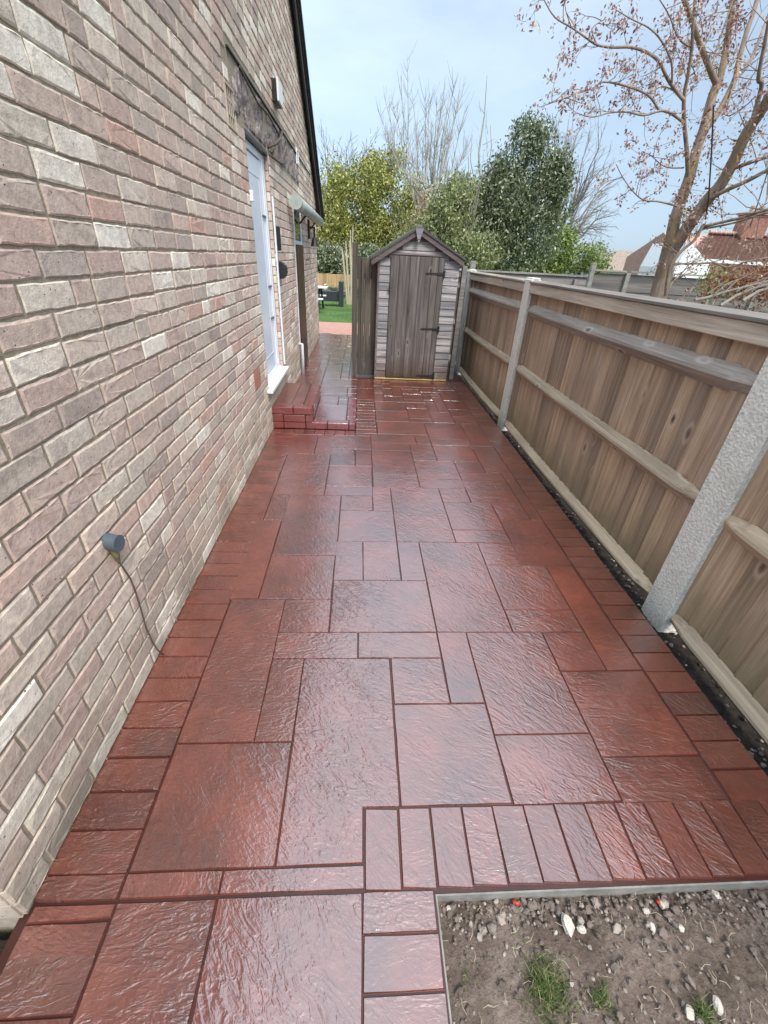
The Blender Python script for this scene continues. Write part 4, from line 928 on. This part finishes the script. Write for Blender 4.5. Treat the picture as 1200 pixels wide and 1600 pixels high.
# reddish hedge and cut branches at the right
t=empty('copper_shrub',(5.6,5.6,-.2),'copper-leaved shrub with ochre shoots at the right edge behind the fence','bush')
leaves('crown',LF_RED,t,crown_pts([B(1165,440,5.6,.5,.45,.17),B(1135,452,5.6,.3,.3,.10),B(1200,450,5.4,.4,.4,.2),B(1215,420,5.6,.25,.3,.15)],1100,.1),.045,3,.05,.45,.5)
b=MB()
for k in range(20): branchy(b,(random.uniform(4.2,6),5.6,.7),(random.gauss(0,.6),0,1),.38,.014,1,3,.6,.1,4,None,(2,3),.7,.003)
b.build('trunk',BARKP,t,fix=False)
o=leaves('climbing_shrub',LF_LIM,None,crown_pts([B(1110,436,6,.14,.15,.2),B(1118,455,6,.16,.15,.12)],300,.1),.045,2,.03); tag(o,'small lime-green shrub left of the copper-leaved shrub','bush')
for lab,pl in (('long pale cut branch lying just above the fence top',[(1085,469),(1105,465),(1133,456),(1165,448),(1215,435)]),('thinner cut branch sloping below the long pale one',[(1125,478),(1150,462),(1180,450),(1215,440)]),('third pale cut branch at the right edge of the pile',[(1160,470),(1185,455),(1215,446)])):
    b=MB(); b.tube([at(x,y,4.0+.1*i) for i,(x,y) in enumerate(pl)],[.013,.013,.011,.010,.008][:len(pl)],7); [b.tube([q_:=at(pl[1][0]+dx_*12,pl[1][1]-6,4.1),q_+Vector((.10,.02,.07+.02*dx_)),q_+Vector((.24,.03,.09+.05*dx_))],[.005,.004,.002],4) for dx_ in range(3)]; o=b.build('cut_branch',BARKG,fix=False); tag(o,lab,'branch','cut branches behind the fence')
# ---------------------------------------------------------------- garden at the back left
tf=empty('tan_fence',(-1.5,20.8,0),'new tan timber fence across the end of the lawn','fence')
b=MB(); x=-6
while x<1.4: b.box(x,x+.145,20.8+random.uniform(0,.012),20.82,0.05,.78+.02*math.sin(x)+random.uniform(-.01,.01)); x+=.15
b.build('fence_boards',TANW,tf); b=MB(); b.box(-6,1.4,20.83,20.87,.2,.27); b.box(-6,1.4,20.83,20.87,.6,.66); b.build('rail',TANW,tf)
gb=MB(); gb.box(-6,1.4,20.5,20.75,-.1,.09); o=gb.build('border_bed',DSOIL); tag(o,kind='structure')
# picnic table
pt=empty('picnic_table',(-1.65,14.6,-.03),'dark picnic table with pale top on the lawn by the house corner','table')
W_=plain('pale_table_top',(.62,.62,.60),.5,.4); DK=plain('dark_stained_wood',(.03,.035,.04),.6,.3)
b=MB()
for k in range(4): b.box(-2.5,-1.02,14.35+k*.15,14.48+k*.15,.60,.635,b=.004)
b.build('table_top',W_,pt)
for yy_ in (13.9,15.15):
    b=MB(); b.box(-2.5,-1.12,yy_,yy_+.24,.32,.355,b=.004); b.build('bench_seat',W_,pt)
for xx_ in (-2.3,-1.3):
    b=MB(); b.prism([(13.9,-.03),(14.0,-.03),(14.75,.6),(14.65,.6)],'x',xx_,xx_+.05); b.prism([(15.4,-.03),(15.3,-.03),(14.6,.6),(14.7,.6)],'x',xx_+.052,xx_+.1); b.box(xx_-.052,xx_-.002,13.9,15.4,.25,.32); b.build('leg_frame',DK,pt)
pb=empty('planter_bench',(-.8,16.2,-.03),'dark square-ended garden bench behind the picnic table','bench')
b=MB(); b.box(-1.6,-.62,16.0,16.4,.12,.42,b=.01); b.build('seat',DK,pb); b=MB(); b.box(-.75,-.60,15.9,16.5,-.03,.72,b=.01); b.build('end_panel',DK,pb)
for lab,x,y,h in (('weathered grey stone ornament right of the dark bench',-.35,18.2,.42),('small pale stone ornament behind the dark bench',-1.05,18.4,.40)):
    b=MB(); b.tube([(x,y,-.03),(x,y,.05),(x,y,.1),(x,y,h*.6),(x,y,h*.8),(x,y,h)],[.14,.14,.08,.07,.13,.15],12); o=b.build('stone_ornament',STONE); tag(o,lab,'ornament','stone garden ornaments')
leaves_o=leaves('grass',LAWN,None,np.stack([rng.uniform(-3,1.2,9000),rng.uniform(12,20,9000),np.full(9000,-.03)],1),.035,1,.0,.15,-2.5); tag(leaves_o,kind='stuff')
o=leaves('border_planting',LF_DRK,None,np.stack([rng.uniform(-3,1,1800),rng.uniform(19.3,20.4,1800),rng.uniform(0,.3,1800)],1),.12,1,.05); tag(o,kind='stuff')
# ---------------------------------------------------------------- neighbours' fences and houses on the right
f=empty('rear_panel_fence',(4.5,10.4,0),'grey weathered panel fence across the neighbouring garden beyond the shed','fence')
b=MB()
for k in range(9): b.box(1.9,5.55,10.4+.008*(k%2),10.425+.008*(k%2),.02+.145*k,.02+.145*k+.15)
b.build('slat_panel',GREYW,f); b=MB(); b.box(1.85,5.6,10.36,10.47,1.335,1.365); b.build('capping',GREYW,f)
b=MB(); b.box(5.3-.62,5.34-.62,10.3,10.4,0,1.28); b.build('rail_post',GREYW,f)
def cpost(parent,x,y,h,w_=.1): b=MB(); b.box(x,x+w_,y,y+w_,-.2,h,b=.006); return b.build('fence_post',CONC,parent)
po=MB(); po.box(2.28,2.38,10.05,10.15,-.2,1.52,b=.005); o=po.build('timber_post',GREYW); tag(o,'grey timber post top showing over the fence near the shed','post')
f=empty('slatted_fence',(6.5,9.2,0),'dark horizontally slatted fence with pale posts across the garden on the right','fence')
xs_=[4.42,5.15,6.0,6.95,7.9,8.9,10]
for i,(a,b_) in enumerate(zip(xs_,xs_[1:])):
    top=1.47 if i<3 else 1.36
    b=MB(); 
    for k in range(10): b.box(a+.08,b_,9.2+.012*(k%2),9.218+.012*(k%2),-.05+.148*k,min(-.05+.148*k+.155,top))
    b.build('slat_panel',SLATW,f); b=MB(); b.box(a+.08,b_,9.16,9.26,top+.002,top+.03); b.build('capping',GREYW,f)
for i,x in enumerate(xs_): cpost(f,x,9.14,1.60 if i==0 else (1.46 if i<4 else 1.33),.085)
# bungalow with brown hipped roof
def tile_mat(nm,a,b_,s_): 
    M=Mat(nm,.85,.2); uv=M.tc; wv=M.node('ShaderNodeTexWave',{'Vector':uv,'Scale':s_},bands_direction='X'); n=M.noise(uv,3,5); M.col(M.mix(.5,M.ramp(n,[(.3,a),(.7,b_)]),M.ramp(wv.outputs[1],[(.0,(.55,.55,.55)),(.5,(1.2,1.2,1.2))]),'MULTIPLY')); M.bump(wv.outputs[1],.03); return M.m  # light and dark bands paint highlights along the tile rows
TILE1=tile_mat('brown_tiles',(.22,.175,.14),(.31,.25,.205),1.5); TILE2=tile_mat('terracotta_tiles',(.32,.21,.17),(.50,.37,.31),2.2)
h1=empty('bungalow',(34,62,0),'distant bungalow with a plain brown hipped roof','house')
def P3(mb,quads):
    vs=[];fs=[]
    for q in quads: n=len(vs); vs+=[tuple(v) for v in q]; fs.append(tuple(range(n,n+len(q))))
    mb.add(vs,fs)
y0=60; e=lambda x,y:at(x,y,y0)
eL=at(926,424,y0); eR=at(1100,424,y0); zE=1.2; rL=at(968,391,y0+4); rR=at(1095,393,y0+4)
b=MB(); A=Vector((eL.x,y0,zE));Bq=Vector((eR.x,y0,zE));Cq=Vector((eR.x,y0+9,zE));Dq=Vector((eL.x,y0+9,zE)); r1=Vector((rL.x,y0+4,rL.z)); r2=Vector((rR.x,y0+4,rL.z))
P3(b,[[A,Bq,r2,r1],[Bq,Cq,r2],[Cq,Dq,r1,r2],[Dq,A,r1],[Dq,Cq,Bq,A]]); b.build('roof',TILE1,h1)
b=MB(); b.box(eL.x+.5,eR.x-.5,y0+.5,y0+8.5,-.5,1.22); b.build('wall',WHITEP,h1)
# tiled house with white gable and chimney
h2=empty('tiled_house',(17,25,0),'house with terracotta pantile roof, white gable end and brick chimney','house')
Yh=24
def hp(x,y,d=0): return at(x,y,Yh+d)
RL,RR=hp(1108,364,3),hp(1330,376,3); RR.z=RL.z; EL,ER=hp(1072,402),hp(1330,412); ER.z=EL.z
ER.x=RR.x
b=MB()
n=26
for k in range(n):     # pantile courses, each lapped a little proud
    f0,f1=k/n,(k+1)/n; a0=EL.lerp(RL,f0);a1=EL.lerp(RL,f1);c0=ER.lerp(RR,f0);c1=ER.lerp(RR,f1); a1=a1-Vector((0,0,.02)); c1=c1-Vector((0,0,.02)); u=Vector((0,0,.03))
    m_=70; vs=[];fs=[]
    for q in range(m_+1):
        s_=q/m_; w_=Vector((0,0,.02*math.sin(q*math.pi))) ; bump=Vector((0,0,.045 if q%2 else 0)); vs+=[tuple(a0.lerp(c0,s_)+bump+u),tuple(a1.lerp(c1,s_)+bump)]
    for q in range(m_): fs.append((2*q,2*q+2,2*q+3,2*q+1))
    b.add(vs,fs)
b.build('roof',TILE2,h2,fix=False)
b=MB(); P3(b,[[RL,RR,Vector((RR.x,Yh+7,EL.z)),Vector((EL.x+5.2,Yh+7,EL.z))]]); b.tube([RL+Vector((0,0,.05)),RR+Vector((0,0,.05))],.09,8); b.build('roof_ridge',TILE2,h2)
GX=hp(1062,400).x
b=MB(); b.prism([(Yh+.4,-.3),(Yh+6,-.3),(Yh+6,EL.z),(Yh+3,RL.z-.1),(Yh+.4,EL.z)],'x',EL.x+.25,EL.x+8); w2=b.build('wall',plain('pink_brick_wall',(.38,.24,.2),.9,.2,.2,8),h2)
b=MB(); b.box(EL.x-.05,EL.x+8,Yh-.08,Yh-.02,EL.z-.16,EL.z-.02); b.build('fascia',WHITEP,h2)
# white gable extension
b=MB(); p1=hp(1056,418,-3); p2=hp(1080,378,-3); p3=hp(1116,418,-3)
b.prism([(p1.x,.0),(p3.x-.2,.0),(p3.x-.2,p3.z+.05),(p2.x,p2.z),(p1.x,p1.z)],'y',Yh-3,Yh-.2); b.build('gable',WHITEP,h2)
wv=hp(1092,400,-3); 
c=hp(1163,372,3); ct=hp(1168,332,3)
b=MB(); b.box(c.x-.55,c.x+.75,Yh+2.6,Yh+3.4,c.z-.8,ct.z-.1); ch=b.build('chimney',plain('chimney_brick',(.25,.13,.1),.9,.2,.35,12),h2)
b=MB(); b.box(c.x-.62,c.x+.82,Yh+2.5,Yh+3.5,ct.z-.1,ct.z); b.tube([(c.x-.2,Yh+3,ct.z),(c.x-.2,Yh+3,ct.z+.3)],.13,10); b.tube([(c.x+.35,Yh+3,ct.z),(c.x+.35,Yh+3,ct.z+.3)],.13,10); b.build('chimney_pots',TILE2,ch)
ex=MB(); q1,q2=hp(1125,440,-8),hp(1230,440,-8)
for name in ():pass
